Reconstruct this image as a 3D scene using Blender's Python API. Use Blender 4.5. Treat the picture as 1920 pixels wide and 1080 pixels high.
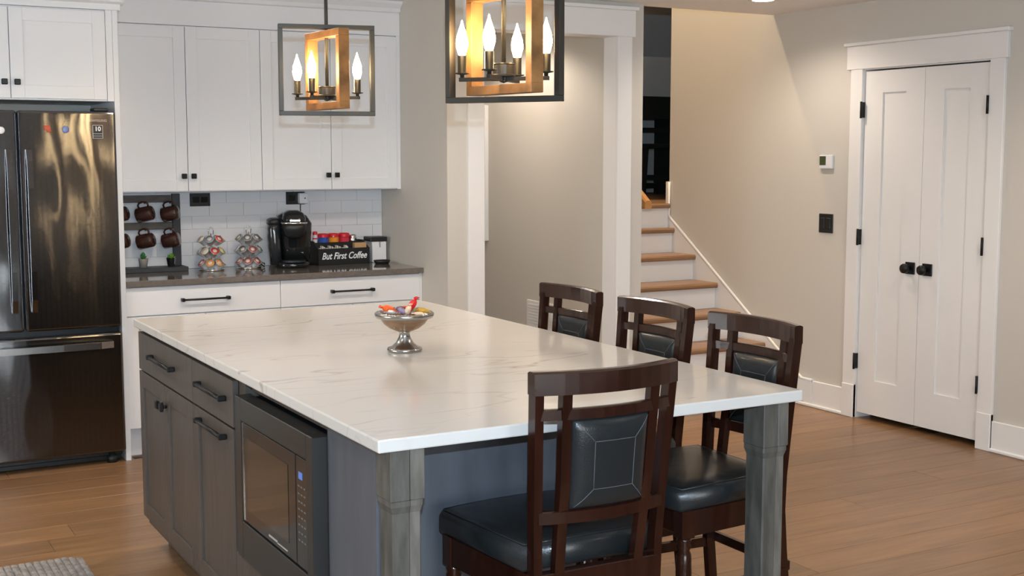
import bpy, bmesh, math, random
from mathutils import Vector, Matrix
random.seed(7)
R = math.radians
for o in list(bpy.data.objects): bpy.data.objects.remove(o)
S = bpy.context.scene
COL = S.collection
# ------------------------------------------------------------------ camera
CAM_H = 1.559
cd = bpy.data.cameras.new('camera'); cam = bpy.data.objects.new('camera', cd); COL.objects.link(cam)
cd.sensor_width = 36.0; cd.lens = 36.0 * 2354.08 / 1920.0; cd.clip_start = 0.05
cam.location = (0, 0, CAM_H)
cam.rotation_euler = (R(90 - 6.045), 0, R(-29.2576))
S.camera = cam
# ------------------------------------------------------------------ world, light, exposure
W = bpy.data.worlds.new('world'); S.world = W; W.use_nodes = True
W.node_tree.nodes['Background'].inputs[0].default_value = (0.97, 0.97, 1.0, 1)
W.node_tree.nodes['Background'].inputs[1].default_value = 11.0
S.view_settings.view_transform = 'Standard'; S.view_settings.look = 'None'
S.view_settings.exposure = 0.0; S.view_settings.gamma = 1.0
S.view_settings.use_curve_mapping = False

def lamp(name, kind, loc, power, color, radius=0.05, rot=(0, 0, 0), **kw):
    d = bpy.data.lights.new(name, kind); d.energy = power; d.color = color
    if kind == 'AREA': pass
    else: d.shadow_soft_size = radius
    for k, v in kw.items(): setattr(d, k, v)
    o = bpy.data.objects.new(name, d); COL.objects.link(o); o.location = loc; o.rotation_euler = rot
    return o
FLASH = 350.0
# the flash on top of the camera that took the photograph
lamp('camera_flash', 'SPOT', (0.0, -0.02, CAM_H + 0.14), FLASH, (0.60, 0.80, 1.0), 0.009,
     (R(90 - 5), 0, R(-29.3)), spot_size=R(100), spot_blend=0.5)
CAN_P = 24.0
# daylight sampling through the big window behind the photographer
pt = lamp('window_portal', 'AREA', (0.35, -3.25, 1.2), 1.0, (1, 1, 1), rot=(R(90), 0, 0), shape='RECTANGLE', size=3.1, size_y=1.8); pt.data.cycles.is_portal = True
pt = lamp('window_portal', 'AREA', (-2.66, 4.0, 1.575), 1.0, (1, 1, 1), rot=(0, R(-90), 0), shape='RECTANGLE', size=1.05, size_y=2.0); pt.data.cycles.is_portal = True
WARM = (1.0, 0.86, 0.72)

# ------------------------------------------------------------------ materials
def new_mat(name):
    m = bpy.data.materials.new(name); m.use_nodes = True
    return m, m.node_tree.nodes, m.node_tree.links, m.node_tree.nodes['Principled BSDF']
def mat(name, col, rough=0.5, metal=0.0, spec=0.5, coat=0.0, bump=0.0, bscale=200, var=0.0, vscale=6, stretch=(1, 1, 1), trans=0.0, ior=1.45, objvar=0.0):
    m, N, L, P = new_mat(name)
    P.inputs['Base Color'].default_value = (*col, 1); P.inputs['Roughness'].default_value = rough
    P.inputs['Metallic'].default_value = metal; P.inputs['Specular IOR Level'].default_value = spec
    P.inputs['Coat Weight'].default_value = coat; P.inputs['Coat Roughness'].default_value = 0.08
    P.inputs['Transmission Weight'].default_value = trans; P.inputs['IOR'].default_value = ior
    tc = N.new('ShaderNodeTexCoord'); mp = N.new('ShaderNodeMapping'); mp.inputs['Scale'].default_value = stretch
    L.new(tc.outputs['Object'], mp.inputs['Vector'])
    if var > 0 or objvar > 0:
        nz = N.new('ShaderNodeTexNoise'); nz.inputs['Scale'].default_value = vscale; nz.inputs['Detail'].default_value = 6
        vec = mp.outputs['Vector']
        if objvar > 0:
            oi = N.new('ShaderNodeObjectInfo'); mu = N.new('ShaderNodeVectorMath'); mu.operation = 'MULTIPLY_ADD'
            cb = N.new('ShaderNodeCombineXYZ')
            for k in range(3): L.new(oi.outputs['Random'], cb.inputs[k])
            mu.inputs[1].default_value = (37, 51, 29); L.new(cb.outputs[0], mu.inputs[0]); L.new(vec, mu.inputs[2]); vec = mu.outputs[0]
        L.new(vec, nz.inputs['Vector'])
        hs = N.new('ShaderNodeHueSaturation'); hs.inputs['Color'].default_value = (*col, 1)
        mr = N.new('ShaderNodeMapRange'); mr.inputs[1].default_value = 0.3; mr.inputs[2].default_value = 0.7
        mr.inputs[3].default_value = 1 - var; mr.inputs[4].default_value = 1 + var
        L.new(nz.outputs['Fac'], mr.inputs[0])
        val = mr.outputs[0]
        if objvar > 0:
            m2 = N.new('ShaderNodeMapRange'); m2.inputs[3].default_value = 1 - objvar; m2.inputs[4].default_value = 1 + objvar
            L.new(oi.outputs['Random'], m2.inputs[0]); mm = N.new('ShaderNodeMath'); mm.operation = 'MULTIPLY'
            L.new(val, mm.inputs[0]); L.new(m2.outputs[0], mm.inputs[1]); val = mm.outputs[0]
        L.new(val, hs.inputs['Value']); L.new(hs.outputs[0], P.inputs['Base Color'])
    if bump > 0:
        nb = N.new('ShaderNodeTexNoise'); nb.inputs['Scale'].default_value = bscale; nb.inputs['Detail'].default_value = 3
        bp = N.new('ShaderNodeBump'); bp.inputs['Strength'].default_value = bump; bp.inputs['Distance'].default_value = 0.002
        L.new(mp.outputs['Vector'], nb.inputs['Vector']); L.new(nb.outputs['Fac'], bp.inputs['Height']); L.new(bp.outputs[0], P.inputs['Normal'])
    return m
def emis(name, col, strength):
    m, N, L, P = new_mat(name)
    P.inputs['Base Color'].default_value = (*col, 1); P.inputs['Emission Color'].default_value = (*col, 1)
    P.inputs['Emission Strength'].default_value = strength
    return m
M = {}
M['wall'] = mat('greige_paint', (0.60, 0.57, 0.52), 0.75, bump=0.15, bscale=350)
M['ceiling'] = mat('ceiling_paint', (0.86, 0.85, 0.84), 0.85, bump=0.1, bscale=300)
M['trim'] = mat('white_trim_paint', (0.80, 0.79, 0.78), 0.35)
M['cab'] = mat('white_cabinet_paint', (0.76, 0.77, 0.79), 0.32)
M['tile'] = mat('white_glazed_tile', (0.72, 0.73, 0.76), 0.18, objvar=0.006, var=0.005)
M['grout'] = mat('pale_grout', (0.70, 0.71, 0.74), 0.8)
M['plank'] = mat('brown_oak_plank', (0.23, 0.125, 0.058), 0.30, var=0.22, vscale=5, stretch=(0.5, 6, 1), objvar=0.14, bump=0.15, bscale=30)
M['subfloor'] = mat('dark_floor_joint', (0.10, 0.055, 0.03), 0.7)
M['tread'] = mat('brown_oak_tread', (0.28, 0.16, 0.085), 0.35, var=0.2, vscale=5, stretch=(0.6, 8, 8))
M['greycounter'] = mat('grey_brown_quartz', (0.15, 0.13, 0.115), 0.07, var=0.12, vscale=60, coat=0.3)
M['islandwood'] = mat('grey_stained_wood', (0.080, 0.067, 0.058), 0.42, var=0.16, vscale=5, stretch=(8, 8, 0.8), bump=0.06, bscale=60)
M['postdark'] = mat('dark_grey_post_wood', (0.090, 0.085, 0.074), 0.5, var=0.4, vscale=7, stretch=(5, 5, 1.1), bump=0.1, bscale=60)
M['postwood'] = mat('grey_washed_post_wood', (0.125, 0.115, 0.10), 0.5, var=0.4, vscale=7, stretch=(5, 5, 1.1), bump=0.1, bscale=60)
M['endwood'] = mat('slate_stained_panel', (0.092, 0.098, 0.112), 0.45, var=0.14, vscale=4, stretch=(5, 5, 0.8))
M['blackmetal'] = mat('black_metal', (0.010, 0.011, 0.012), 0.38, metal=0.3)
M['blackgloss'] = mat('black_gloss_plastic', (0.008, 0.010, 0.011), 0.12, coat=0.4)
M['blackplastic'] = mat('black_matte_plastic', (0.012, 0.014, 0.015), 0.4)
M['chrome'] = mat('chrome', (0.75, 0.75, 0.76), 0.10, metal=1.0)
M['stoolwood'] = mat('espresso_wood', (0.024, 0.0072, 0.0042), 0.20, var=0.35, vscale=5, stretch=(6, 6, 1), coat=0.2)
M['leather'] = mat('black_leather', (0.014, 0.017, 0.019), 0.30, bump=0.25, bscale=260, coat=0.1)
M['stitch'] = mat('grey_thread', (0.09, 0.10, 0.11), 0.6)
M['woodframe'] = mat('honey_wood', (0.25, 0.12, 0.042), 0.45, var=0.45, vscale=7, stretch=(2, 2, 2), bump=0.1, bscale=80)
M['bronze'] = mat('dark_bronze', (0.030, 0.028, 0.024), 0.42, metal=0.45)
M['bulb'] = emis('glowing_bulb', (1.0, 0.68, 0.33), 120.0)
M['canlens'] = emis('lit_lens', (1.0, 0.86, 0.68), 12.0)
M['mug'] = mat('brown_glaze', (0.045, 0.016, 0.011), 0.10, coat=0.6)
M['rackwood'] = mat('grey_brown_rack_wood', (0.085, 0.072, 0.062), 0.55, var=0.3, vscale=8, stretch=(2, 8, 8))
M['rackdark'] = mat('charcoal_rack_wood', (0.035, 0.037, 0.042), 0.5, var=0.2)
M['white'] = mat('white_plastic', (0.75, 0.76, 0.78), 0.35)
M['podwhite'] = mat('pod_plastic', (0.72, 0.72, 0.72), 0.3)
M['glass'] = mat('clear_glass', (0.95, 0.97, 0.97), 0.03, trans=1.0, ior=1.45)
M['pewter'] = mat('pewter', (0.40, 0.40, 0.39), 0.22, metal=1.0, bump=0.1, bscale=60)
M['bowlwood'] = mat('brown_bowl_wood', (0.22, 0.125, 0.065), 0.30, var=0.25, vscale=6, stretch=(2, 2, 14), coat=0.2)
M['soil'] = mat('soil', (0.03, 0.02, 0.012), 0.9)
M['potgrey'] = mat('grey_cement', (0.30, 0.27, 0.24), 0.8)
M['leaf'] = mat('green_leaf', (0.03, 0.17, 0.04), 0.45)
M['leaflime'] = mat('lime_leaf', (0.12, 0.30, 0.02), 0.45)
M['rug'] = mat('grey_woven_yarn', (0.24, 0.225, 0.215), 0.95, var=0.35, vscale=45, bump=0.6, bscale=300)
M['lcd'] = mat('lcd_green', (0.06, 0.075, 0.035), 0.2)
M['blue'] = emis('blue_display', (0.08, 0.16, 0.45), 0.35)
M['ovenglass'] = mat('smoked_oven_glass', (0.030, 0.022, 0.014), 0.05, coat=0.6)
M['mwsteel'] = mat('black_stainless', (0.085, 0.088, 0.088), 0.32, metal=0.85)
M['lettering'] = mat('white_lettering', (0.80, 0.82, 0.83), 0.5)
M['silverprint'] = mat('silver_print', (0.42, 0.42, 0.40), 0.4)
M['printgrey'] = mat('dim_grey_print', (0.13, 0.13, 0.13), 0.5)
M['sticker'] = mat('sticker_black', (0.015, 0.015, 0.014), 0.4)
M['creamer'] = mat('cream_paper', (0.75, 0.70, 0.62), 0.6)
M['kraft'] = mat('kraft_paper', (0.50, 0.30, 0.14), 0.7)
M['upwall'] = mat('upstairs_grey_paint', (0.78, 0.79, 0.77), 0.8)
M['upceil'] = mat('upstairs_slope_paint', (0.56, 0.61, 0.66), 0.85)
M['darkwood'] = mat('dark_green_black_wood', (0.018, 0.022, 0.018), 0.5)
def colmat(name, c, rough=0.35, coat=0.2):
    if name not in M: M[name] = mat(name, c, rough, coat=coat)
    return M[name]

def pane_mat():
    m, N, L, P = new_mat('window_glass')
    t = N.new('ShaderNodeBsdfTransparent'); t.inputs[0].default_value = (0.93, 0.96, 0.95, 1); g = N.new('ShaderNodeBsdfGlossy'); g.inputs['Roughness'].default_value = 0.02
    f = N.new('ShaderNodeFresnel'); f.inputs[0].default_value = 1.45; x = N.new('ShaderNodeMixShader')
    L.new(f.outputs[0], x.inputs[0]); L.new(t.outputs[0], x.inputs[1]); L.new(g.outputs[0], x.inputs[2]); L.new(x.outputs[0], N['Material Output'].inputs[0])
    return m
M['pane'] = pane_mat()
def quartz():
    m, N, L, P = new_mat('white_veined_quartz')
    tc = N.new('ShaderNodeTexCoord')
    nz = N.new('ShaderNodeTexNoise'); nz.inputs['Scale'].default_value = 1.6; nz.inputs['Detail'].default_value = 4; nz.inputs['Roughness'].default_value = 0.5
    mp = N.new('ShaderNodeMapping'); mp.inputs['Rotation'].default_value = (0, 0, R(36)); mp.inputs['Scale'].default_value = (0.34, 1.25, 1)
    L.new(tc.outputs['Object'], mp.inputs['Vector']); L.new(mp.outputs[0], nz.inputs['Vector'])
    def vein(center, width, amt):
        s = N.new('ShaderNodeMath'); s.operation = 'SUBTRACT'; s.inputs[1].default_value = center; L.new(nz.outputs['Fac'], s.inputs[0])
        a = N.new('ShaderNodeMath'); a.operation = 'ABSOLUTE'; L.new(s.outputs[0], a.inputs[0])
        r = N.new('ShaderNodeMapRange'); r.inputs[1].default_value = 0; r.inputs[2].default_value = width; r.inputs[3].default_value = amt; r.inputs[4].default_value = 0
        L.new(a.outputs[0], r.inputs[0]); return r.outputs[0]
    v1 = vein(0.50, 0.006, 0.55); v2 = vein(0.575, 0.004, 0.35); v3 = vein(0.43, 0.004, 0.3)
    n2 = N.new('ShaderNodeTexNoise'); n2.inputs['Scale'].default_value = 2.3; L.new(tc.outputs['Object'], n2.inputs['Vector'])
    mr = N.new('ShaderNodeMapRange'); mr.inputs[1].default_value = 0.4; mr.inputs[2].default_value = 0.62; L.new(n2.outputs['Fac'], mr.inputs[0])
    ad = N.new('ShaderNodeMath'); ad.operation = 'ADD'; L.new(v1, ad.inputs[0]); L.new(v2, ad.inputs[1])
    ae = N.new('ShaderNodeMath'); ae.operation = 'ADD'; L.new(ad.outputs[0], ae.inputs[0]); L.new(v3, ae.inputs[1])
    mu = N.new('ShaderNodeMath'); mu.operation = 'MULTIPLY'; mu.use_clamp = True; L.new(ae.outputs[0], mu.inputs[0]); L.new(mr.outputs[0], mu.inputs[1])
    mx = N.new('ShaderNodeMix'); mx.data_type = 'RGBA'
    mx.inputs[6].default_value = (0.665, 0.645, 0.615, 1); mx.inputs[7].default_value = (0.30, 0.24, 0.19, 1)
    L.new(mu.outputs[0], mx.inputs[0]); L.new(mx.outputs[2], P.inputs['Base Color'])
    P.inputs['Roughness'].default_value = 0.12
    return m
M['quartz'] = quartz()
def brushed():
    # brushed sheet: fine horizontal grain tilts the normal up and down, slow waves bend it sideways
    m, N, L, P = new_mat('dark_brushed_stainless')
    P.inputs['Base Color'].default_value = (0.15, 0.155, 0.165, 1); P.inputs['Metallic'].default_value = 1.0
    P.inputs['Roughness'].default_value = 0.11; P.inputs['Anisotropic'].default_value = 1.0; P.inputs['Anisotropic Rotation'].default_value = 0.25
    tg = N.new('ShaderNodeTangent'); tg.direction_type = 'UV_MAP'; tg.uv_map = 'UVMap'; L.new(tg.outputs[0], P.inputs['Tangent'])
    tc = N.new('ShaderNodeTexCoord'); ge = N.new('ShaderNodeNewGeometry')
    m1 = N.new('ShaderNodeMapping'); m1.inputs['Scale'].default_value = (40.0, 40.0, 20000.0); L.new(tc.outputs['Object'], m1.inputs['Vector'])
    n1 = N.new('ShaderNodeTexNoise'); n1.inputs['Scale'].default_value = 1.0; n1.inputs['Detail'].default_value = 2; L.new(m1.outputs[0], n1.inputs['Vector'])
    m2 = N.new('ShaderNodeMapping'); m2.inputs['Scale'].default_value = (7.0, 1.0, 2.2); L.new(tc.outputs['Object'], m2.inputs['Vector'])
    n2 = N.new('ShaderNodeTexNoise'); n2.inputs['Scale'].default_value = 1.0; n2.inputs['Detail'].default_value = 1; L.new(m2.outputs[0], n2.inputs['Vector'])
    def amp(src, k):
        a = N.new('ShaderNodeMath'); a.operation = 'SUBTRACT'; a.inputs[1].default_value = 0.5; L.new(src, a.inputs[0])
        b = N.new('ShaderNodeMath'); b.operation = 'MULTIPLY'; b.inputs[1].default_value = k; L.new(a.outputs[0], b.inputs[0]); return b.outputs[0]
    c = N.new('ShaderNodeCombineXYZ'); L.new(amp(n2.outputs['Fac'], 0.10), c.inputs[0]); L.new(amp(n1.outputs['Fac'], 0.8), c.inputs[2])
    ad = N.new('ShaderNodeVectorMath'); ad.operation = 'ADD'; L.new(ge.outputs['Normal'], ad.inputs[0]); L.new(c.outputs[0], ad.inputs[1])
    no = N.new('ShaderNodeVectorMath'); no.operation = 'NORMALIZE'; L.new(ad.outputs[0], no.inputs[0]); L.new(no.outputs[0], P.inputs['Normal'])
    return m
M['steel'] = brushed()

# ------------------------------------------------------------------ mesh helpers
class MB:
    def __init__(s): s.bm = bmesh.new(); s.uv = False
    def box(s, lo, hi, bev=0.0, seg=1, rot=None, pivot=None):
        lo = Vector(lo); hi = Vector(hi)
        r = bmesh.ops.create_cube(s.bm, size=1.0)
        vs = r['verts']; c = (lo + hi) / 2; d = hi - lo
        for v in vs: v.co = Vector((v.co.x * d.x, v.co.y * d.y, v.co.z * d.z)) + c
        if bev > 0:
            es = list({e for v in vs for e in v.link_edges})
            rr = bmesh.ops.bevel(s.bm, geom=es + vs, offset=min(bev, min(d) * 0.45), segments=seg, affect='EDGES', profile=0.5)
            vs = list({v for f in rr['faces'] for v in f.verts} | {v for v in vs if v.is_valid})
        if rot is not None:
            p = Vector(pivot) if pivot is not None else c
            for v in vs: v.co = rot @ (v.co - p) + p
        return vs
    def lathe(s, prof, n=24, center=(0, 0, 0), smooth=True, mtx=None, cap=True):
        c = Vector(center); rings = []
        for (r, z) in prof:
            ring = []
            for k in range(n):
                a = 2 * math.pi * k / n
                p = Vector((r * math.cos(a), r * math.sin(a), z))
                if mtx is not None: p = mtx @ p
                ring.append(s.bm.verts.new(p + c))
            rings.append(ring)
        for i in range(len(rings) - 1):
            for k in range(n):
                f = s.bm.faces.new((rings[i][k], rings[i][(k + 1) % n], rings[i + 1][(k + 1) % n], rings[i + 1][k])); f.smooth = smooth
        if cap:
            if prof[0][0] > 1e-5: s.bm.faces.new(list(reversed(rings[0])))
            if prof[-1][0] > 1e-5: s.bm.faces.new(rings[-1])
    def tube(s, pts, r, n=8, closed=False, smooth=True):
        pts = [Vector(p) for p in pts]; rings = []
        m = len(pts)
        rr = r if isinstance(r, (list, tuple)) else [r] * m
        prev = None
        for i, p in enumerate(pts):
            if closed: t = pts[(i + 1) % m] - pts[i - 1]
            else: t = pts[min(i + 1, m - 1)] - pts[max(i - 1, 0)]
            t.normalize()
            if prev is None:
                u = t.orthogonal().normalized()
            else:
                u = (prev - t * prev.dot(t)); u = u.normalized() if u.length > 1e-6 else t.orthogonal().normalized()
            prev = u; w = t.cross(u)
            rings.append([s.bm.verts.new(p + (u * math.cos(2 * math.pi * k / n) + w * math.sin(2 * math.pi * k / n)) * rr[i]) for k in range(n)])
        for i in range(m if closed else m - 1):
            a = rings[i]; b = rings[(i + 1) % m]
            for k in range(n):
                f = s.bm.faces.new((a[k], a[(k + 1) % n], b[(k + 1) % n], b[k])); f.smooth = smooth
        if not closed:
            s.bm.faces.new(list(reversed(rings[0]))); s.bm.faces.new(rings[-1])
    def prism(s, poly, axis, a, b, smooth=False):
        """poly in the two remaining axes (in xyz order), extruded from a to b along axis"""
        def mk(p, t):
            q = list(p); q.insert(axis, t); return s.bm.verts.new(q)
        A = [mk(p, a) for p in poly]; B_ = [mk(p, b) for p in poly]
        n = len(poly)
        s.bm.faces.new(A); s.bm.faces.new(list(reversed(B_)))
        for k in range(n):
            f = s.bm.faces.new((A[k], B_[k], B_[(k + 1) % n], A[(k + 1) % n])); f.smooth = smooth
    def loft(s, secs, smooth=False, cap=True):
        rings = [[s.bm.verts.new(p) for p in sec] for sec in secs]
        n = len(rings[0])
        for i in range(len(rings) - 1):
            for k in range(n):
                f = s.bm.faces.new((rings[i][k], rings[i][(k + 1) % n], rings[i + 1][(k + 1) % n], rings[i + 1][k])); f.smooth = smooth
        if cap: s.bm.faces.new(list(reversed(rings[0]))); s.bm.faces.new(rings[-1])
    def xf(s, mtx):
        for v in s.bm.verts: v.co = mtx @ v.co
        return s
    def mesh(s, name):
        bmesh.ops.recalc_face_normals(s.bm, faces=s.bm.faces[:])
        if s.uv:
            ul = s.bm.loops.layers.uv.new('UVMap')
            for f in s.bm.faces:
                for l in f.loops: l[ul].uv = (l.vert.co.x + 0.31 * l.vert.co.y, l.vert.co.z)
        me = bpy.data.meshes.new(name); s.bm.to_mesh(me); s.bm.free()
        return me
    def build(s, name, m, parent=None):
        me = s.mesh(name); me.materials.append(m)
        o = bpy.data.objects.new(name, me); COL.objects.link(o)
        if parent is not None: o.parent = parent
        return o
def tag(o, label=None, cat=None, group=None, kind=None):
    if label: o['label'] = label
    if cat: o['category'] = cat
    if group: o['group'] = group
    if kind: o['kind'] = kind
    return o
def thing(name, label, cat, loc=(0, 0, 0), rz=0.0, group=None):
    o = bpy.data.objects.new(name, None); COL.objects.link(o); o.empty_display_size = 0.1
    o.location = loc; o.rotation_euler = (0, 0, rz)
    return tag(o, label, cat, group)
def struct(name, mb, m, label, cat=None, parent=None):
    o = mb.build(name, m, parent)
    if parent is None: tag(o, label, cat or name.split('_')[0], kind='structure')
    return o
def bx(lo, hi, bev=0.0, seg=1):
    b = MB(); b.box(lo, hi, bev, seg); return b
def copy_tree(root, loc, rz=None, label=None):
    def cp(o, par):
        c = o.copy(); COL.objects.link(c); c.parent = par
        for ch in list(o.children): cp(ch, c)
        return c
    c = cp(root, None); c.location = loc
    if rz is not None: c.rotation_euler = (0, 0, rz)
    if label: c['label'] = label
    return c
def text_obj(name, body, size, m, parent, loc, rot, shear=0.0, offset=0.0, extrude=0.0006, sx=1.0):
    cu = bpy.data.curves.new(name, 'FONT'); cu.body = body; cu.size = size; cu.shear = shear; cu.offset = offset
    cu.extrude = extrude; cu.align_x = 'CENTER'; cu.align_y = 'CENTER'; cu.resolution_u = 3
    t = bpy.data.objects.new(name, cu); COL.objects.link(t)
    bpy.context.view_layer.update()
    me = bpy.data.meshes.new_from_object(t.evaluated_get(bpy.context.evaluated_depsgraph_get()))
    bpy.data.objects.remove(t); bpy.data.curves.remove(cu)
    me.materials.clear(); me.materials.append(m)
    o = bpy.data.objects.new(name, me); COL.objects.link(o); o.parent = parent; o.location = loc; o.rotation_euler = rot; o.scale = (sx, 1, 1)
    return o

# ------------------------------------------------------------------ dimensions of the room
CZ = 2.44
XR = 5.40          # right wall face
YB = 7.08          # kitchen back wall face
XW = 3.052         # end wall of the kitchen run
YD = 6.171         # wall with the cased opening
XS = 4.344         # end of that wall / left side of the stair
XL, YN = -2.6, -3.2
UZ = 1.215         # upper landing
# ------------------------------------------------------------------ structure
fl = MB(); fl.box((XL, YN, -0.10), (6.1, 8.4, -0.012)); floor = struct('floor', fl, M['subfloor'], 'brown oak plank floor', 'floor')
# floor planks run along x
pw = 0.185; groups = {}
rows = int((8.35 - 1.2) / pw)
for r in range(rows):
    y0 = 1.2 + r * pw
    x = -1.6 - random.random() * 1.5
    while x < 5.39:
        xe = 5.40 if (y0 < 4.35 or y0 > 5.6) else 6.0
        ln = random.choice((1.5, 1.8, 2.1))
        if xe - (x + ln) < 0.4: ln = xe - x
        x1 = x + ln
        if x1 - max(x, -1.6) > 0.25:
            a = max(x, -1.6)
            mid = (a + x1) / 2
            L_ = round(x1 - a, 2)
            key = L_
            if key not in groups:
                b = MB(); b.box((-L_ / 2 + 0.0008, -pw / 2 + 0.0008, -0.012), (L_ / 2 - 0.0008, pw / 2 - 0.0008, 0), 0.0008)
                me = b.mesh('plank'); me.materials.append(M['plank']); groups[key] = me
            o = bpy.data.objects.new('plank', groups[key]); COL.objects.link(o); o.parent = floor
            o.location = (mid, y0 + pw / 2, 0)
        x += ln

cl = MB(); cl.box((XL, YN, CZ), (XR + 0.12, 6.25, CZ + 0.28)); cl.box((XL, 6.25, CZ), (XS, 8.4, CZ + 0.28))
struct('ceiling', cl, M['ceiling'], 'plain pale ceiling over the kitchen', 'ceiling')
DY0, DY1, DT = 4.543, 5.436, 2.045
w = MB()
w.box((XR, YN, 0), (XR + 0.12, DY0 - 0.02, 4.9)); w.box((XR, DY1 + 0.02, 0), (XR + 0.12, 7.33, 4.9)); w.box((XR, DY0 - 0.02, DT + 0.02), (XR + 0.12, DY1 + 0.02, 4.9))
struct('wall_right', w, M['wall'], 'greige wall with the white closet doors and thermostat', 'wall')
struct('wall_back', bx((XL, YB, 0), (XW, YB + 0.12, CZ)), M['wall'], 'wall behind the white kitchen cabinets', 'wall')
struct('wall_end', bx((XW, YD + 0.13, 0), (XW + 0.12, 8.4, CZ)), M['wall'], 'greige return wall at the end of the counter', 'wall')
OX0, OX1, OT = 3.273, 4.153, 2.245
w = MB(); w.box((XW, YD, 0), (OX0 - 0.015, YD + 0.13, CZ)); w.box((OX1 + 0.015, YD, 0), (XS, YD + 0.13, CZ)); w.box((OX0 - 0.015, YD, OT + 0.015), (OX1 + 0.015, YD + 0.13, CZ))
struct('wall_opening', w, M['wall'], 'greige wall around the white cased opening', 'wall')
w = MB(); w.box((4.22, YD + 0.13, 0), (XS, 8.4, 4.9)); struct('wall_stair', w, M['wall'], 'beige hall wall seen through the cased opening', 'wall')
struct('wall_hall', bx((XW, 8.4, 0), (XS, 8.52, CZ)), M['wall'], 'end wall of the hall behind the opening', 'wall')
w = MB(); w.box((XL - 0.12, YN, 0), (XL, 3.0, CZ)); w.box((XL - 0.12, 5.0, 0), (XL, 8.4, CZ)); w.box((XL - 0.12, 3.0, 0), (XL, 5.0, 1.05)); w.box((XL - 0.12, 3.0, 2.10), (XL, 5.0, CZ))
struct('wall_left', w, M['wall'], 'left wall of the kitchen outside the view', 'wall')
win = thing('window_2', 'window in the left kitchen wall outside the view', 'window'); tag(win, kind='structure')
for y in (3.0, 3.975, 4.95): bx((XL - 0.09, y, 1.05), (XL - 0.03, y + 0.05, 2.10)).build('mullion', M['trim'], win)
for z in (1.05, 2.05): bx((XL - 0.088, 3.05, z), (XL - 0.032, 4.95, z + 0.05)).build('rail', M['trim'], win)
for y in (3.05, 4.025): bx((XL - 0.064, y, 1.10), (XL - 0.058, y + 0.925, 2.05)).build('pane', M['pane'], win)
WX0, WX1, WZ0, WZ1 = -1.2, 1.9, 0.3, 2.1
w = MB(); w.box((XL, YN - 0.12, 0), (WX0, YN, CZ)); w.box((WX1, YN - 0.12, 0), (XR + 0.12, YN, CZ)); w.box((WX0, YN - 0.12, 0), (WX1, YN, WZ0)); w.box((WX0, YN - 0.12, WZ1), (WX1, YN, CZ))
struct('wall_near', w, M['wall'], 'wall behind the photographer', 'wall')
win = thing('window_1', 'wide window behind the photographer', 'window'); tag(win, kind='structure')
for k in range(4):
    x = WX0 + (WX1 - WX0) * k / 3; a = 0.0 if k == 0 else (-0.05 if k == 3 else -0.025)
    bx((x + a, YN - 0.09, WZ0), (x + a + 0.05, YN - 0.03, WZ1)).build('mullion', M['trim'], win)
for z in (WZ0, WZ1 - 0.05): bx((WX0 + 0.05, YN - 0.09, z), (WX1 - 0.05, YN - 0.03, z + 0.05)).build('rail', M['trim'], win)
for k in range(3):
    xa = WX0 + (WX1 - WX0) * k / 3 + 0.05; xb = WX0 + (WX1 - WX0) * (k + 1) / 3 - 0.03
    bx((xa, YN - 0.064, WZ0 + 0.05), (xb, YN - 0.058, WZ1 - 0.05)).build('pane', M['pane'], win)
# closing walls of the stairwell
struct('wall_well', bx((XS - 0.2, 6.13, CZ + 0.28), (XR + 0.12, 6.25, 4.62)), M['wall'], 'wall above the edge of the stairwell opening', 'wall')
struct('wall_well_left', bx((XS - 0.25, 6.25, CZ + 0.28), (XS - 0.2, 9.72, 4.62)), M['wall'], 'left wall of the upper stairwell', 'wall')
struct('wall_landing', bx((XS - 0.25, 8.4, 0.9), (XS - 0.2, 9.72, CZ + 0.28)), M['wall'], 'left wall of the upper landing', 'wall')
w = MB(); w.box((6.05, DY0 - 0.3, 0), (6.10, DY1 + 0.3, 2.5)); w.box((XR + 0.12, DY0 - 0.3, 0), (6.05, DY0 - 0.25, 2.5)); w.box((XR + 0.12, DY1 + 0.25, 0), (6.05, DY1 + 0.3, 2.5)); w.box((XR + 0.12, DY0 - 0.3, 2.5), (6.10, DY1 + 0.3, 2.55))
struct('wall_closet', w, M['wall'], 'closet shell behind the double doors', 'wall')
# upper level beyond the stair
struct('wall_upper', bx((XS - 0.2, 9.6, 1.0), (9.0, 9.72, 4.9)), M['upwall'], 'dim grey wall of the room at the top of the stair', 'wall')
struct('wall_upper_side', bx((9.0, 7.3, 1.0), (9.12, 9.72, 4.9)), M['upwall'], 'side wall of the dim upper room', 'wall')
struct('wall_upper_front', bx((XR + 0.12, 7.21, 1.0), (9.0, 7.33, 4.9)), M['upwall'], 'front wall of the dim upper room', 'wall')
w = MB(); w.prism([(9.62, 2.44), (7.45, 4.5), (5.6, 4.5), (5.6, 4.62), (7.5, 4.62), (9.62, 2.60)], 0, XS - 0.2, 9.1)
struct('ceiling_upper', w, M['upceil'], 'sloping dark ceiling above the stairwell', 'ceiling')
struct('floor_upper', bx((XS, 7.346, 1.0), (9.0, 9.6, UZ)), M['tread'], 'wooden landing floor at the top of the stair', 'floor')

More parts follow.
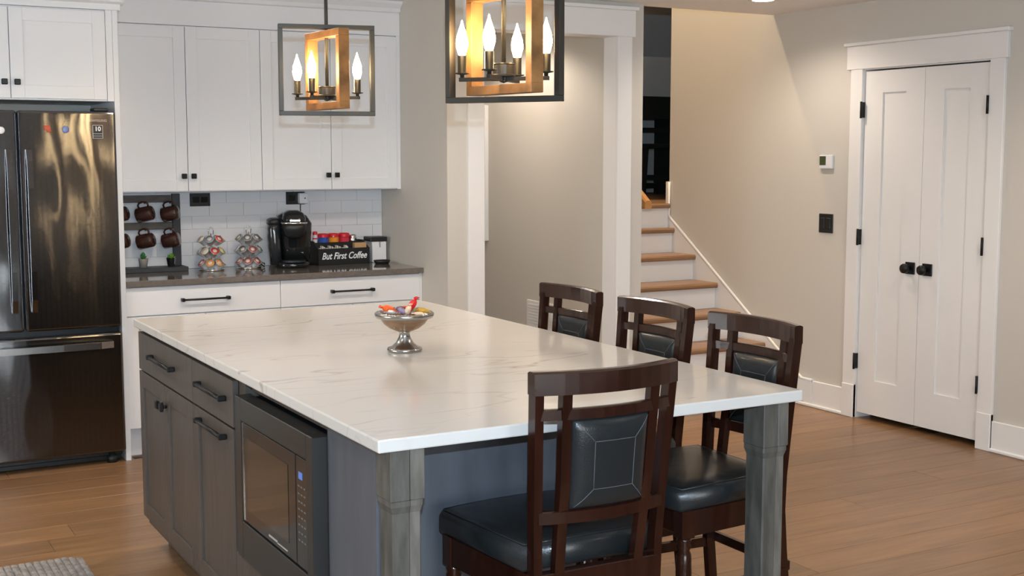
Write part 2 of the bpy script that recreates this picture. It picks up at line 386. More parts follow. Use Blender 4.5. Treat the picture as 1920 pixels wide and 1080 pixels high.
# ------------------------------------------------------------------ trim
def casing_open():
    y0 = YD - 0.02
    t = MB(); t.box((OX0 - 0.10, y0, 0), (OX0, YD, OT), 0.002); struct('trim_1', t, M['trim'], 'white left casing of the hall opening', 'trim')
    t = MB(); t.box((OX1, y0, 0), (OX1 + 0.10, YD, OT), 0.002); struct('trim_2', t, M['trim'], 'white right casing of the hall opening', 'trim')
    t = MB(); t.box((OX0 - 0.12, y0 - 0.005, OT), (OX1 + 0.12, YD, OT + 0.15), 0.002); t.box((OX0 - 0.135, y0 - 0.02, OT + 0.15), (OX1 + 0.135, YD, OT + 0.172), 0.003)
    struct('trim_3', t, M['trim'], 'white header board over the hall opening', 'trim')
    t = MB(); t.box((OX1, YD, 0), (OX1 + 0.015, YD + 0.13, OT)); t.box((OX0 - 0.015, YD, 0), (OX0, YD + 0.13, OT)); t.box((OX0 - 0.015, YD, OT), (OX1 + 0.015, YD + 0.13, OT + 0.015))
    struct('trim_4', t, M['trim'], 'white jamb lining of the hall opening', 'trim')
casing_open()
def casing_door():
    x0 = XR - 0.02
    for k, (a, b) in enumerate(((DY1 + 0.006, DY1 + 0.10), (DY0 - 0.10, DY0 - 0.006))):
        t = MB(); t.box((x0, a, 0.0), (XR, b, DT + 0.01), 0.002); t.box((x0 - 0.006, a, 0), (XR, b, 0.20), 0.003)
        struct('trim_%d' % (5 + k), t, M['trim'], ('white left casing of the closet doors', 'white right casing of the closet doors')[k], 'trim')
    t = MB(); t.box((x0 - 0.004, DY0 - 0.115, DT + 0.01), (XR, DY1 + 0.13, DT + 0.145), 0.002); t.box((x0 - 0.02, DY0 - 0.13, DT + 0.145), (XR, DY1 + 0.145, DT + 0.165), 0.003)
    struct('trim_7', t, M['trim'], 'white header board over the closet doors', 'trim')
    t = MB(); t.box((XR, DY1 + 0.003, 0), (XR + 0.12, DY1 + 0.02, DT + 0.02)); t.box((XR, DY0 - 0.02, 0), (XR + 0.12, DY0 - 0.003, DT + 0.02)); t.box((XR, DY0 - 0.003, DT + 0.004), (XR + 0.12, DY1 + 0.003, DT + 0.02))
    struct('trim_8', t, M['trim'], 'white jamb lining of the closet doors', 'trim')
casing_door()
t = MB(); t.box((XR - 0.015, YN, 0), (XR, DY0 - 0.10, 0.165), 0.003); t.box((XR - 0.03, YN, 0), (XR - 0.015, DY0 - 0.10, 0.022), 0.006)
struct('baseboard_right', t, M['trim'], 'white baseboard right of the closet doors', 'baseboard')
t = MB(); t.box((XR - 0.015, DY1 + 0.10, 0), (XR, 5.80, 0.165), 0.003); t.box((XR - 0.03, DY1 + 0.10, 0), (XR - 0.015, 5.97, 0.022), 0.006)
struct('baseboard_middle', t, M['trim'], 'short white baseboard between stair and closet doors', 'baseboard')
t = MB(); t.box((4.205, YD + 0.15, 0), (4.22, 8.4, 0.14), 0.003); struct('baseboard_hall', t, M['trim'], 'white baseboard of the hall wall', 'baseboard')
t = MB(); t.box((XW - 0.012, YD, 0), (XW, 6.49, 0.14), 0.003); struct('baseboard_end', t, M['trim'], 'white baseboard of the return wall', 'baseboard')

# ------------------------------------------------------------------ closet doors
def closet_door(name, y0, y1, hinge_y, knob_y, label):
    x0, x1 = XR + 0.004, XR + 0.038
    root = thing(name, label, 'door', (0, 0, 0)); tag(root, kind='structure')
    z0, z1 = 0.036, DT - 0.004
    st = 0.135; pb, pt = 0.24, 1.915
    b = MB()
    b.box((x0, y0, z0), (x1, y0 + st, z1)); b.box((x0, y1 - st, z0), (x1, y1, z1))
    b.box((x0, y0 + st, z0), (x1, y1 - st, pb)); b.box((x0, y0 + st, pt), (x1, y1 - st, z1))
    b.build('door_frame', M['trim'], root)
    p = MB(); p.box((x0 + 0.011, y0 + st, pb), (x1, y1 - st, pt)); p.build('door_panel', M['trim'], root)
    for z in (0.343, 1.08, 1.82):
        h = MB(); h.box((XR - 0.022, hinge_y - 0.003, z - 0.045), (x0 + 0.002, hinge_y + 0.003, z + 0.045))
        h.lathe([(0.0065, -0.048), (0.0065, 0.048)], 8, (XR - 0.026, hinge_y, z)); h.build('hinge', M['blackmetal'], root)
    k = MB(); k.box((x0 - 0.008, knob_y - 0.034, 0.925 - 0.034), (x0, knob_y + 0.034, 0.925 + 0.034), 0.002)
    rp = k.build('knob_rosette', M['blackmetal'], root)
    k = MB(); my = Matrix.Rotation(R(-90), 4, 'Y')
    k.lathe([(0.011, 0.0), (0.011, 0.02), (0.025, 0.03), (0.028, 0.042), (0.026, 0.052), (0.0, 0.054)], 20, (x0 - 0.008, knob_y, 0.925), mtx=my)
    k.build('knob', M['blackmetal'], rp)
YM = (DY0 + DY1) / 2
closet_door('door_1', YM + 0.0015, DY1, DY1 + 0.003, YM + 0.062, 'white closet door leaf next to the thermostat wall')
closet_door('door_2', DY0, YM - 0.0015, DY0 - 0.003, YM - 0.062, 'white closet door leaf on the right side of the pair')
# ------------------------------------------------------------------ stair
stair = thing('staircase', 'white staircase with brown wooden treads rising beside the wall', 'staircase', (XS, 5.98, 0))
SX0, SX1 = XS + 0.003, XR - 0.022
rise = UZ / 7; run = 0.249; n0 = 5.985
for k in range(7):
    z = rise * (k + 1); yn = n0 + run * k if k < 6 else 7.285           # nose
    b = MB(); b.box((SX0 - XS, yn + 0.03 - 5.98, z - rise), (SX1 - XS, yn + 0.05 - 5.98, z - 0.03)); b.build('riser', M['trim'], stair)
    b = MB(); d = (run + 0.03 if k < 5 else 0.085) if k < 6 else 0.06
    prof = [(yn, z - 0.022), (yn + 0.006, z - 0.034), (yn + d, z - 0.034), (yn + d, z), (yn + 0.008, z), (yn, z - 0.01)]
    b.prism([(p[0] - 5.98, p[1]) for p in prof], 0, SX0 - XS + (0.0 if k else -0.0), SX1 - XS)
    b.build('tread', M['tread'], stair)
b = MB(); sl = rise / run
ya, yb = 5.80, 7.33
def nl(y): return (y - n0) * sl + rise
poly = [(5.80 - 5.98, 0.0), (7.344 - 5.98, max(0, nl(7.33) - 0.55)), (7.344 - 5.98, 1.37), (7.315 - 5.98, 1.37), (7.315 - 5.98, nl(7.315) + 0.02), (5.90 - 5.98, 0.165), (5.80 - 5.98, 0.165)]
b.prism(poly, 0, XR - 0.02 - XS, XR - 0.002 - XS)
sk = b.build('skirt_board', M['trim'], stair)
b = MB(); b.tube([(XR - 0.012 - XS, 5.80 - 5.98, 0.168), (XR - 0.012 - XS, 5.90 - 5.98, 0.168), (XR - 0.012 - XS, 7.315 - 5.98, nl(7.315) + 0.023), (XR - 0.012 - XS, 7.315 - 5.98, 1.37)], 0.011, 6); b.build('skirt_cap', M['trim'], sk)
hr = thing('handrail', 'short end of an orange wooden handrail at the wall edge', 'handrail', (XS + 0.07, 6.2, 1.26))
b = MB(); pts = [(0, 0.0, 0.0), (0, 1.1, 1.1 * sl)]
sec = lambda y, z: [(-0.024, y, z - 0.022), (0.024, y, z - 0.022), (0.024, y, z + 0.015), (0.012, y, z + 0.026), (-0.012, y, z + 0.026), (-0.024, y, z + 0.015)]
b.loft([sec(0, 0), sec(1.1, 1.1 * sl)]); b.build('rail', mat('orange_oak', (0.42, 0.19, 0.05), 0.35, var=0.15), hr)
b = MB(); b.box((-0.067, 0.3, 0.17), (-0.01, 0.33, 0.19)); b.build('bracket', M['blackmetal'], hr)

# ------------------------------------------------------------------ wall fittings
th = thing('thermostat', 'small white wall thermostat with a green screen', 'thermostat', (XR, 5.727, 1.518))
bx((-0.022, -0.055, -0.042), (0, 0.055, 0.042), 0.006, 2).build('case', M['white'], th)
bx((-0.0235, -0.004, -0.020), (-0.021, 0.048, 0.034)).build('screen', M['lcd'], th)
sw = thing('light_switch', 'black switch plate on the wall beside the closet doors', 'switch', (XR, 5.727, 1.146))
bx((-0.006, -0.060, -0.058), (0, 0.060, 0.058), 0.002).build('plate', M['blackplastic'], sw)
for s in (-1, 1): bx((-0.010, s * 0.026 - 0.016, -0.033), (-0.005, s * 0.026 + 0.016, 0.033), 0.002).build('rocker', M['blackplastic'], sw)
vt = thing('air_vent', 'white return air grille low on the hall wall', 'vent', (4.22, 7.13, 0.48))
bx((-0.012, -0.18, -0.11), (0, 0.18, 0.11), 0.003).build('frame', M['trim'], vt)
for k in range(9): bx((-0.016, -0.155, -0.085 + k * 0.02), (-0.010, 0.155, -0.075 + k * 0.02)).build('louvre', M['trim'], vt)
pn = thing('wall_panel', 'white service panel on the hall wall behind the left casing', 'panel', (4.22, 8.07, 1.43))
bx((-0.03, -0.2, -0.48), (0, 0.2, 0.48), 0.004).build('panel_box', M['trim'], pn)
bx((-0.036, -0.17, -0.44), (-0.03, 0.17, 0.44), 0.003).build('panel_door', M['trim'], pn)
# recessed ceiling lights
CANS = [(4.82, 5.67), (4.6, 3.4), (2.95, 5.15), (0.2, 5.25), (1.65, 5.25), (0.1, 3.2), (3.4, 3.0), (3.4, 0.6), (0.6, 0.4), (-1.4, 4.4), (1.9, -1.6), (-1.3, 1.0)]
CANW = [1.8, 2.8, 2.4, 3.8, 2.2, 1.4, 1.6, 2, 2, 2, 2, 2]
for i, (x, y) in enumerate(CANS):
    lab = 'lit recessed ceiling light at the top edge near the stair' if i == 0 else 'recessed ceiling light over the kitchen out of view'
    c = thing('ceiling_light', lab, 'light', (x, y, CZ), 0, 'recessed ceiling lights')
    b = MB(); b.lathe([(0.062, 0.0), (0.062, -0.004), (0.088, -0.004), (0.088, 0.0)], 28); b.build('trim_ring', M['trim'], c)
    b = MB(); b.lathe([(0.0, -0.001), (0.062, -0.001), (0.062, -0.0025), (0.0, -0.0025)], 28, cap=False); b.build('lens', M['canlens'], c)
    lamp('can_lamp', 'SPOT', (x, y, CZ - 0.012), CAN_P * CANW[i], WARM, 0.05, spot_size=R(150), spot_blend=0.7)
c = thing('ceiling_light', 'recessed light in the hall ceiling out of view', 'light', (3.72, 7.2, CZ))
b = MB(); b.lathe([(0.062, 0.0), (0.062, -0.004), (0.088, -0.004), (0.088, 0.0)], 28); b.build('trim_ring', M['trim'], c)
b = MB(); b.lathe([(0.0, -0.001), (0.062, -0.001), (0.062, -0.0025), (0.0, -0.0025)], 28, cap=False); b.build('lens', M['canlens'], c)
lamp('can_lamp', 'SPOT', (3.72, 7.2, CZ - 0.012), 55, WARM, 0.05, spot_size=R(150), spot_blend=0.4)
c = thing('ceiling_light', 'recessed light high above the stair out of view', 'light', (4.95, 7.2, 4.5))
b = MB(); b.lathe([(0.0, -0.001), (0.08, -0.001), (0.08, -0.006), (0.0, -0.006)], 24, cap=False); b.build('lens', M['canlens'], c)
lamp('can_lamp', 'SPOT', (4.95, 7.2, 4.48), 420, (1.0, 0.74, 0.46), 0.05, (R(-12), 0, 0), spot_size=R(62), spot_blend=0.4)

# ------------------------------------------------------------------ upstairs furniture
sh = thing('shelf_unit', 'dark open shelf unit in the dim upper room', 'shelf', (6.5, 9.3, UZ))
bx((-0.45, -0.12, 0.66), (0.40, 0.2, 0.86), 0.004).build('top_box', M['darkwood'], sh)
bx((-0.45, -0.12, 0.545), (0.32, 0.2, 0.585)).build('board', M['darkwood'], sh)
bx((-0.45, -0.12, 0.05), (0.32, 0.2, 0.09)).build('board', M['darkwood'], sh)
for x in (-0.53, 0.32): bx((x, -0.12, 0), (x + 0.08, 0.2, 0.66)).build('post', M['darkwood'], sh)
st = thing('step_stool', 'small dark open-sided stool upstairs in front of the shelf', 'stool', (6.40, 8.95, UZ))
bx((-0.22, -0.15, 0.40), (0.22, 0.15, 0.44), 0.005).build('top', M['darkwood'], st)
for sx in (-1, 1):
    for sy in (-1, 1):
        b = MB(); b.loft([[(sx * 0.16 + a, sy * 0.12 + c_, 0.40) for a, c_ in ((-.03, -.02), (.03, -.02), (.03, .02), (-.03, .02))], [(sx * 0.20 + a, sy * 0.14 + c_, 0.0) for a, c_ in ((-.03, -.02), (.03, -.02), (.03, .02), (-.03, .02))]])
        b.build('leg', M['darkwood'], st)
bx((-0.19, -0.145, 0.13), (0.19, -0.125, 0.17)).build('rung', M['darkwood'], st)
bx((-0.19, 0.125, 0.13), (0.19, 0.145, 0.17)).build('rung', M['darkwood'], st)

# ------------------------------------------------------------------ kitchen cabinets (fronts face -y)
def shaker(name, x0, x1, z0, z1, y, m, parent, fr=0.062, th=0.02, axis='y'):
    """door with raised frame and recessed panel; outer face at y (facing -y)"""
    b = MB()
    b.box((x0, y, z0), (x0 + fr, y + th, z1), 0.0012); b.box((x1 - fr, y, z0), (x1, y + th, z1), 0.0012)
    b.box((x0 + fr, y, z0), (x1 - fr, y + th, z0 + fr), 0.0012); b.box((x0 + fr, y, z1 - fr), (x1 - fr, y + th, z1), 0.0012)
    b.box((x0 + fr - 0.002, y + 0.008, z0 + fr - 0.002), (x1 - fr + 0.002, y + th, z1 - fr + 0.002))
    if axis == 'x': b.xf(Matrix(((0, 1, 0, 0), (-1, 0, 0, 0), (0, 0, 1, 0), (0, 0, 0, 1))))
    return b.build(name, m, parent)
RX = Matrix(((0, 1, 0, 0), (-1, 0, 0, 0), (0, 0, 1, 0), (0, 0, 0, 1)))   # (x,y)->(y,-x): facing -y becomes facing -x
def sq_knob(x, z, y, parent, axis='y', s=0.014):
    b = MB(); b.lathe([(0.006, 0.0), (0.006, -0.016)], 8, (x, y, z), mtx=Matrix.Rotation(R(-90), 4, 'X'))
    b.box((x - s, y - 0.028, z - s), (x + s, y - 0.014, z + s), 0.003)
    if axis == 'x': b.xf(RX)
    return b.build('knob', M['blackmetal'], parent)
def bar_pull(x0, x1, z, y, parent, axis='y', r=0.0055, so=0.035):
    b = MB()
    for x in (x0, x1): b.box((x - 0.009, y - so, z - 0.009), (x + 0.009, y, z + 0.009), 0.003)
    b.tube([(x0, y - so + 0.008, z), (x1, y - so + 0.008, z)], r, 8)
    if axis == 'x': b.xf(RX)
    return b.build('pull', M['blackmetal'], parent)
G = 0.0016
YF = 6.50  # base cabinet fronts
def base_cab(x0, x1, px, label):
    c = thing('base_cabinet', label, 'cabinet', (0, 0, 0), 0, 'white base cabinets under the grey counter')
    b = MB(); b.box((x0, YF + 0.02, 0.15), (x1, YB - 0.012, 0.889)); b.box((x0, YF + 0.075, 0), (x1, YB - 0.012, 0.15)); b.build('body', M['cab'], c)
    d = bx((x0 + G, YF, 0.738), (x1 - G, YF + 0.02, 0.884), 0.0015).build('drawer', M['cab'], c)
    bar_pull(px[0], px[1], 0.811, YF, d)
    xm = (x0 + x1) / 2
    for a, b_, kx in ((x0, xm, xm - 0.03), (xm, x1, xm + 0.03)):
        dr = shaker('door', a + G, b_ - G, 0.155, 0.733, YF, M['cab'], c); sq_knob(kx, 0.68, YF, dr)
    return c
base_cab(1.386, 2.207, (1.675, 1.915), 'white base cabinet with long black pull next to the refrigerator')
base_cab(2.207, 3.035, (2.50, 2.738), 'white base cabinet with long black pull under the coffee maker')
bx((3.035, YF + 0.004, 0.0), (XW - 0.001, YB - 0.01, 0.889)).build('filler_strip', M['cab']); tag(bpy.data.objects['filler_strip'], 'narrow white filler strip between base cabinet and return wall', 'filler')
o = bx((1.386, 6.478, 0.889), (XW - 0.001, YB - 0.012, 0.920), 0.003, 2).build('countertop', M['greycounter']); tag(o, 'grey brown polished countertop along the back wall', 'countertop')
# floor register by the cabinet toe
fr_ = thing('floor_register', 'small dark floor register by the cabinet toe kick', 'vent', (1.46, 6.515, 0.0))
bx((-0.055, -0.02, 0), (0.30, 0.02, 0.004)).build('plate', M['blackplastic'], fr_)
# tiles
bs = MB(); bs.box((1.386, YB - 0.006, 0.92), (XW, YB - 0.0005, 1.36)); tiles = struct('wall_backsplash', bs, M['grout'], 'white tiled backsplash between counter and upper cabinets', 'backsplash')
tw, thh = 0.200, 0.0735
def tile_mesh(w_):
    b = MB(); b.box((-w_ / 2 + 0.0006, -0.004, -thh / 2 + 0.0006), (w_ / 2 - 0.0006, 0.004, thh / 2 - 0.0006), 0.001); me = b.mesh('tile'); me.materials.append(M['tile']); return me
tms = {}
for r in range(6):
    x = 1.388 - (tw / 2 if r % 2 else 0)
    while x < XW - 0.01:
        a = max(x, 1.388); e = min(x + tw, XW - 0.002); wd = round(e - a, 3)
        if wd > 0.02:
            if wd not in tms: tms[wd] = tile_mesh(wd)
            o = bpy.data.objects.new('tile', tms[wd]); COL.objects.link(o); o.parent = tiles; o.location = ((a + e) / 2, YB - 0.008, 0.9205 + thh * (r + 0.5))
        x += tw
# uppers
YU = 6.78
def upper_cab(x0, x1, label):
    c = thing('upper_cabinet', label, 'cabinet', (0, 0, 0), 0, 'white upper cabinets over the coffee counter')
    bx((x0, YU + 0.02, 1.361), (x1, YB - 0.001, 2.245)).build('body', M['cab'], c)
    xm = (x0 + x1) / 2
    for a, b_, kx in ((x0, xm, xm - 0.026), (xm, x1, xm + 0.026)):
        dr = shaker('door', a + G, b_ - G, 1.366, 2.240, YU, M['cab'], c); sq_knob(kx, 1.446, YU, dr)
upper_cab(1.386, 2.210, 'white upper cabinet over the mug rack')
upper_cab(2.210, 3.028, 'white upper cabinet over the coffee maker')
bx((3.028, YU + 0.004, 1.361), (XW - 0.001, YB - 0.01, 2.245)).build('filler_strip', M['cab']); tag(bpy.data.objects['filler_strip.001'], 'narrow white filler strip between upper cabinet and return wall', 'filler')
b = MB(); b.box((1.45, YU + 0.004, 2.246), (XW - 0.001, YB - 0.001, CZ - 0.001), 0.0); b.prism([(YU + 0.004, 2.375), (YU - 0.012, 2.38), (YU - 0.018, 2.40), (YU - 0.045, 2.425), (YU - 0.05, 2.439), (YU + 0.004, 2.439)], 0, 1.45, XW - 0.002)
o = b.build('crown_moulding', M['cab']); tag(o, 'white frieze and crown moulding above the upper cabinets', 'moulding')
# refrigerator surround
YP = 6.468
sp = bx((1.358, YP, 0), (1.384, YB - 0.001, 2.27), 0.0015).build('side_panel', M['cab']); tag(sp, 'tall white panel between refrigerator and counter', 'panel')
sp = bx((0.40, YP, 0), (0.425, YB - 0.001, 2.27), 0.0015).build('side_panel', M['cab']); tag(sp, 'tall white panel on the left side of the refrigerator', 'panel')
c = thing('fridge_cabinet', 'white two door cabinet above the refrigerator', 'cabinet')
bx((0.426, YP + 0.022, 1.824), (1.357, YB - 0.001, 2.27)).build('body', M['cab'], c)
for a, b_, kx in ((0.427, 0.876, 0.847), (0.876, 1.325, 0.905)):
    dr = shaker('door', a + G, b_ - G, 1.832, 2.262, YP, M['cab'], c); sq_knob(kx, 1.907, YP, dr)
bx((1.326, YP + 0.002, 1.824), (1.357, YP + 0.022, 2.27)).build('stile', M['cab'], c)
b = MB(); b.box((0.40, YP + 0.002, 2.271), (1.40, YB - 0.001, CZ - 0.001)); b.prism([(YP + 0.002, 2.30), (YP - 0.016, 2.31), (YP - 0.02, 2.36), (YP - 0.05, 2.43), (YP + 0.002, 2.439)], 0, 0.40, 1.415)
o = b.build('crown_moulding', M['cab']); tag(o, 'white frieze and crown moulding above the refrigerator cabinet', 'moulding')

# ------------------------------------------------------------------ refrigerator
fx0, fx1, fy = 0.440, 1.352, 6.425
fg = thing('refrigerator', 'dark stainless french door refrigerator with bottom freezer drawer', 'refrigerator', (fx0, fy, 0))
FW = fx1 - fx0
bx((0.005, 0.075, 0.03), (FW - 0.005, 0.64, 1.765), 0.004).build('case', M['blackplastic'], fg)
def steel_box(lo, hi, name, parent, bev=0.012):
    b = MB(); b.uv = True; b.box(lo, hi, bev, 3); return b.build(name, M['steel'], parent)
xm = 0.452
dl = steel_box((0.0, 0.0, 0.703), (xm - 0.004, 0.07, 1.772), 'door', fg)
dr = steel_box((xm + 0.004, 0.0, 0.703), (FW, 0.07, 1.772), 'door', fg)
fd = steel_box((0.0, 0.0, 0.062), (FW, 0.07, 0.672), 'freezer_drawer', fg)
for d_, x in ((dl, xm - 0.045), (dr, xm + 0.045)):
    b = MB(); b.uv = True
    b.loft([[(x - 0.013, -0.008 - o_, z), (x + 0.013, -0.008 - o_, z), (x + 0.013, 0.014 - o_, z), (x - 0.013, 0.014 - o_, z)] for z, o_ in ((0.80, 0.012), (0.86, 0.030), (1.0, 0.038), (1.4, 0.038), (1.53, 0.030), (1.585, 0.012))])
    h = b.build('handle', M['steel'], d_)
b = MB(); b.uv = True
b.loft([[(x, -0.008 - o_, 0.600), (x, -0.008 - o_, 0.632), (x, 0.014 - o_, 0.632), (x, 0.014 - o_, 0.600)] for x, o_ in ((0.06, 0.014), (0.12, 0.032), (0.3, 0.040), (0.62, 0.040), (0.80, 0.032), (0.862, 0.014))])
b.build('handle', M['chrome'] if False else mat('satin_steel', (0.42, 0.42, 0.42), 0.22, metal=1.0), fd)
for x in (0.06, FW - 0.06):
    b = MB(); b.lathe([(0.026, 0.0), (0.026, 0.03), (0.018, 0.035), (0.018, 0.06)], 14, (x, 0.06, 0)); b.build('foot', M['blackplastic'], fg)
bx((0.01, 0.09, 0.008), (FW - 0.01, 0.13, 0.06)).build('toe_grille', M['blackplastic'], fg)
for x in (0.04, FW - 0.10): bx((x, 0.02, 1.773), (x + 0.07, 0.12, 1.790), 0.004).build('hinge_cover', M['blackplastic'], fg)
text_obj('lettering', 'SAMSUNG', 0.017, M['silverprint'], dr, (1.270 - fx0, -0.0008, 1.727), (R(90), 0, 0), extrude=0.0004)
sk = bx((1.239 - fx0, -0.001, 1.640), (1.288 - fx0, 0.0005, 1.706)).build('sticker', M['silverprint'], dr)
b = MB(); b.box((1.2415 - fx0, -0.0018, 1.664), (1.2855 - fx0, -0.0008, 1.7035)); b.box((1.2415 - fx0, -0.0018, 1.6425), (1.2855 - fx0, -0.0008, 1.651)); b.box((1.2415 - fx0, -0.0018, 1.653), (1.2855 - fx0, -0.0008, 1.662)); b.build('sticker_field', M['sticker'], sk)
text_obj('sticker_number', '10', 0.030, M['lettering'], sk, (1.2635 - fx0, -0.0022, 1.686), (R(90), 0, 0), offset=0.0006, extrude=0.0003)
for x, z, col, lab in ((1.029, 1.690, (0.45, 0.06, 0.02), 'small orange red magnet on the refrigerator door'), (1.112, 1.682, (0.16, 0.22, 0.48), 'small blue round magnet on the refrigerator door'), (0.818, 1.676, (0.8, 0.8, 0.8), 'small white magnet on the left refrigerator door')):
    b = MB()
    if col[0] == 0.45:
        b.box((x - 0.016, fy - 0.006, z - 0.012), (x + 0.012, fy - 0.0005, z + 0.012), 0.004, 2); b.box((x - 0.004, fy - 0.009, z - 0.022), (x + 0.016, fy - 0.0005, z - 0.008), 0.003, 2)
    else: b.lathe([(0.017, 0), (0.017, 0.004), (0.012, 0.006), (0, 0.006)], 16, (x, fy - 0.0005, z), mtx=Matrix.Rotation(R(90), 4, 'X'))
    o = b.build('fridge_magnet', mat('magnet_colour', col, 0.3)); tag(o, lab, 'magnet', 'refrigerator magnets')

# ------------------------------------------------------------------ island
IX0, IX1, IY0, IY1 = 1.092, 2.350, 2.565, 4.993
o = bx((IX0, IY0, 0.889), (IX1, IY1, 0.920), 0.004, 2).build('island_worktop', M['quartz']); tag(o, 'white veined quartz worktop of the kitchen island', 'worktop')
XI = 1.105
def isl_front(y1, y0): return -y1, -y0     # the x range before RX turns it
XB = 1.90
def island_cab(name, ya, yb, label):
    c = thing(name, label, 'cabinet')
    b = MB(); b.box((XI + 0.021, yb, 0.10), (XB, ya, 0.8885)); b.box((XI + 0.095, yb, 0), (XB, ya, 0.10)); b.build('body', M['islandwood'], c)
    return c
c = island_cab('island_cabinet', 4.975, 4.19, 'grey stained island cabinet with two doors and one drawer')
d = MB(); d.box((-4.972, XI, 0.725), (-4.192, XI + 0.02, 0.872), 0.0015); d.xf(RX); d = d.build('drawer', M['islandwood'], c)
bar_pull(-4.735, -4.425, 0.803, XI, d, 'x', 0.007, 0.027)
for a, e, k in ((-4.972, -4.584, -4.612), (-4.580, -4.192, -4.552)):
    dd = shaker('door', a, e, 0.135, 0.718, XI, M['islandwood'], c, 0.06, 0.02, 'x'); sq_knob(k, 0.645, XI, dd, 'x', 0.015)
c = island_cab('island_cabinet', 4.188, 3.722, 'grey stained island cabinet with pull-out door beside the microwave')
d = MB(); d.box((-4.186, XI, 0.725), (-3.724, XI + 0.02, 0.872), 0.0015); d.xf(RX); d = d.build('drawer', M['islandwood'], c)
bar_pull(-4.085, -3.80, 0.806, XI, d, 'x', 0.007, 0.027)
dd = shaker('door', -4.186, -3.724, 0.135, 0.718, XI, M['islandwood'], c, 0.06, 0.02, 'x'); bar_pull(-4.085, -3.80, 0.684, XI, dd, 'x', 0.007, 0.027)
c = thing('microwave_cabinet', 'grey stained island cabinet holding the microwave', 'cabinet')
b = MB(); b.box((XI + 0.02, 2.985, 0.10), (XB, 3.72, 0.350)); b.box((XI + 0.095, 2.985, 0), (XB, 3.72, 0.10)); b.box((XI + 0.45, 2.985, 0.35), (XB, 3.72, 0.8885)); b.box((XI + 0.02, 3.655, 0.35), (XI + 0.45, 3.72, 0.8885)); b.box((XI + 0.04, 2.985, 0.850), (XI + 0.45, 3.655, 0.8885)); b.box((XI + 0.1, 2.985, 0.35), (XI + 0.45, 2.99, 0.85)); b.build('body', M['islandwood'], c)
d = MB(); d.box((-3.718, XI, 0.135), (-2.99, XI + 0.02, 0.338), 0.0015); d.xf(RX); d.build('drawer', M['islandwood'], c)
# end panels and posts
o = bx((1.130, 2.672, 0), (1.150, 2.983, 0.8885)).build('end_panel', M['endwood']); tag(o, 'slate stained side panel between microwave and corner post', 'panel')
o = bx((1.150, 2.955, 0), (XB, 2.983, 0.8885)).build('end_panel', M['endwood']); tag(o, 'slate stained recessed end panel behind the near bar stool', 'panel')
o = bx((XB + 0.001, 2.955, 0), (XB + 0.02, 4.975, 0.8885)).build('end_panel', M['endwood']); tag(o, 'slate stained long back panel facing the row of stools', 'panel')
def post(x, y, label):
    p = thing('island_post', label, 'post', (x, y, 0), 0, 'square corner posts of the island')
    h = 0.0435
    xs = 0.006; k = h - 0.007
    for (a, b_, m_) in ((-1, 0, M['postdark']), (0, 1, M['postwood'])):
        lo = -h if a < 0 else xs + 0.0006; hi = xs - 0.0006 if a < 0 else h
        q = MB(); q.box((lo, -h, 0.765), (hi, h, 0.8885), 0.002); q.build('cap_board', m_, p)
        q = MB()
        def sec(d, z):
            l = -d if a < 0 else lo; r = hi if a < 0 else d; c_ = 0.004
            pts = [(l + (c_ if a < 0 else 0), -d), (r - (0 if a < 0 else c_), -d), (r, -d + (0.0002 if a < 0 else c_)), (r, d - 0.0002), (l, d), (l, -d + (c_ if a < 0 else 0.0002))]
            return [(x_, y_, z) for x_, y_ in pts]
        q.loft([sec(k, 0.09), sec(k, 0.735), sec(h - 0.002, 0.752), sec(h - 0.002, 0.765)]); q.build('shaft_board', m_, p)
    b = MB(); b.box((-h, -h, 0), (h, h, 0.09), 0.003); b.build('foot_block', M['postwood'], p)
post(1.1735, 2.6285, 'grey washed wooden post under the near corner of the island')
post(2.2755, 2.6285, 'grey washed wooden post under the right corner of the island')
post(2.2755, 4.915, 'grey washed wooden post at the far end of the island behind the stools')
# microwave
mw = thing('microwave', 'black stainless built-in microwave in the island side', 'microwave', (1.088, 0, 0))
bx((0.012, 3.005, 0.375), (0.40, 3.635, 0.835)).build('case', M['blackplastic'], mw)
y0, y1, z0, z1 = 2.987, 3.648, 0.352, 0.843
b = MB()
wy0, wy1, wz0, wz1 = 3.032, 3.592, 0.468, 0.775
b.box((0, y0, z0), (0.050, wy0, z1), 0.002); b.box((0, wy1, z0), (0.050, y1, z1), 0.002); b.box((0, wy0, z0), (0.050, wy1, wz0), 0.002); b.box((0, wy0, wz1), (0.050, wy1, z1), 0.002)
b.build('trim_kit', M['mwsteel'], mw)
dr_ = bx((0.004, 3.125, wz0 + 0.004), (0.03, wy1 - 0.004, wz1 - 0.004), 0.002).build('door', M['blackgloss'], mw)
bx((0.0028, 3.185, wz0 + 0.045), (0.006, wy1 - 0.045, wz1 - 0.045)).build('window', M['ovenglass'], dr_)
bx((0.0022, wy1 - 0.012, wz0 + 0.006), (0.004, wy1 - 0.006, wz1 - 0.006)).build('edge_strip', M['chrome'], dr_)
cp = bx((0.004, wy0 + 0.003, wz0 + 0.004), (0.03, 3.121, wz1 - 0.004), 0.002).build('control_panel', M['blackgloss'], mw)
bx((0.0025, 3.072, 0.712), (0.005, 3.098, 0.731)).build('display', M['blue'], cp)
b = MB()
for r in range(8):
    for k in range(3): b.box((0.003, 3.050 + k * 0.022, 0.690 - r * 0.021), (0.005, 3.062 + k * 0.022, 0.694 - r * 0.021))
b.build('key_print', M['printgrey'], cp)
b = MB(); b.box((0.0025, 3.285, 0.487), (0.004, 3.355, 0.492)); b.box((0.0025, 3.200, 0.485), (0.004, 3.28, 0.488)); b.build('name_print', M['silverprint'], dr_)

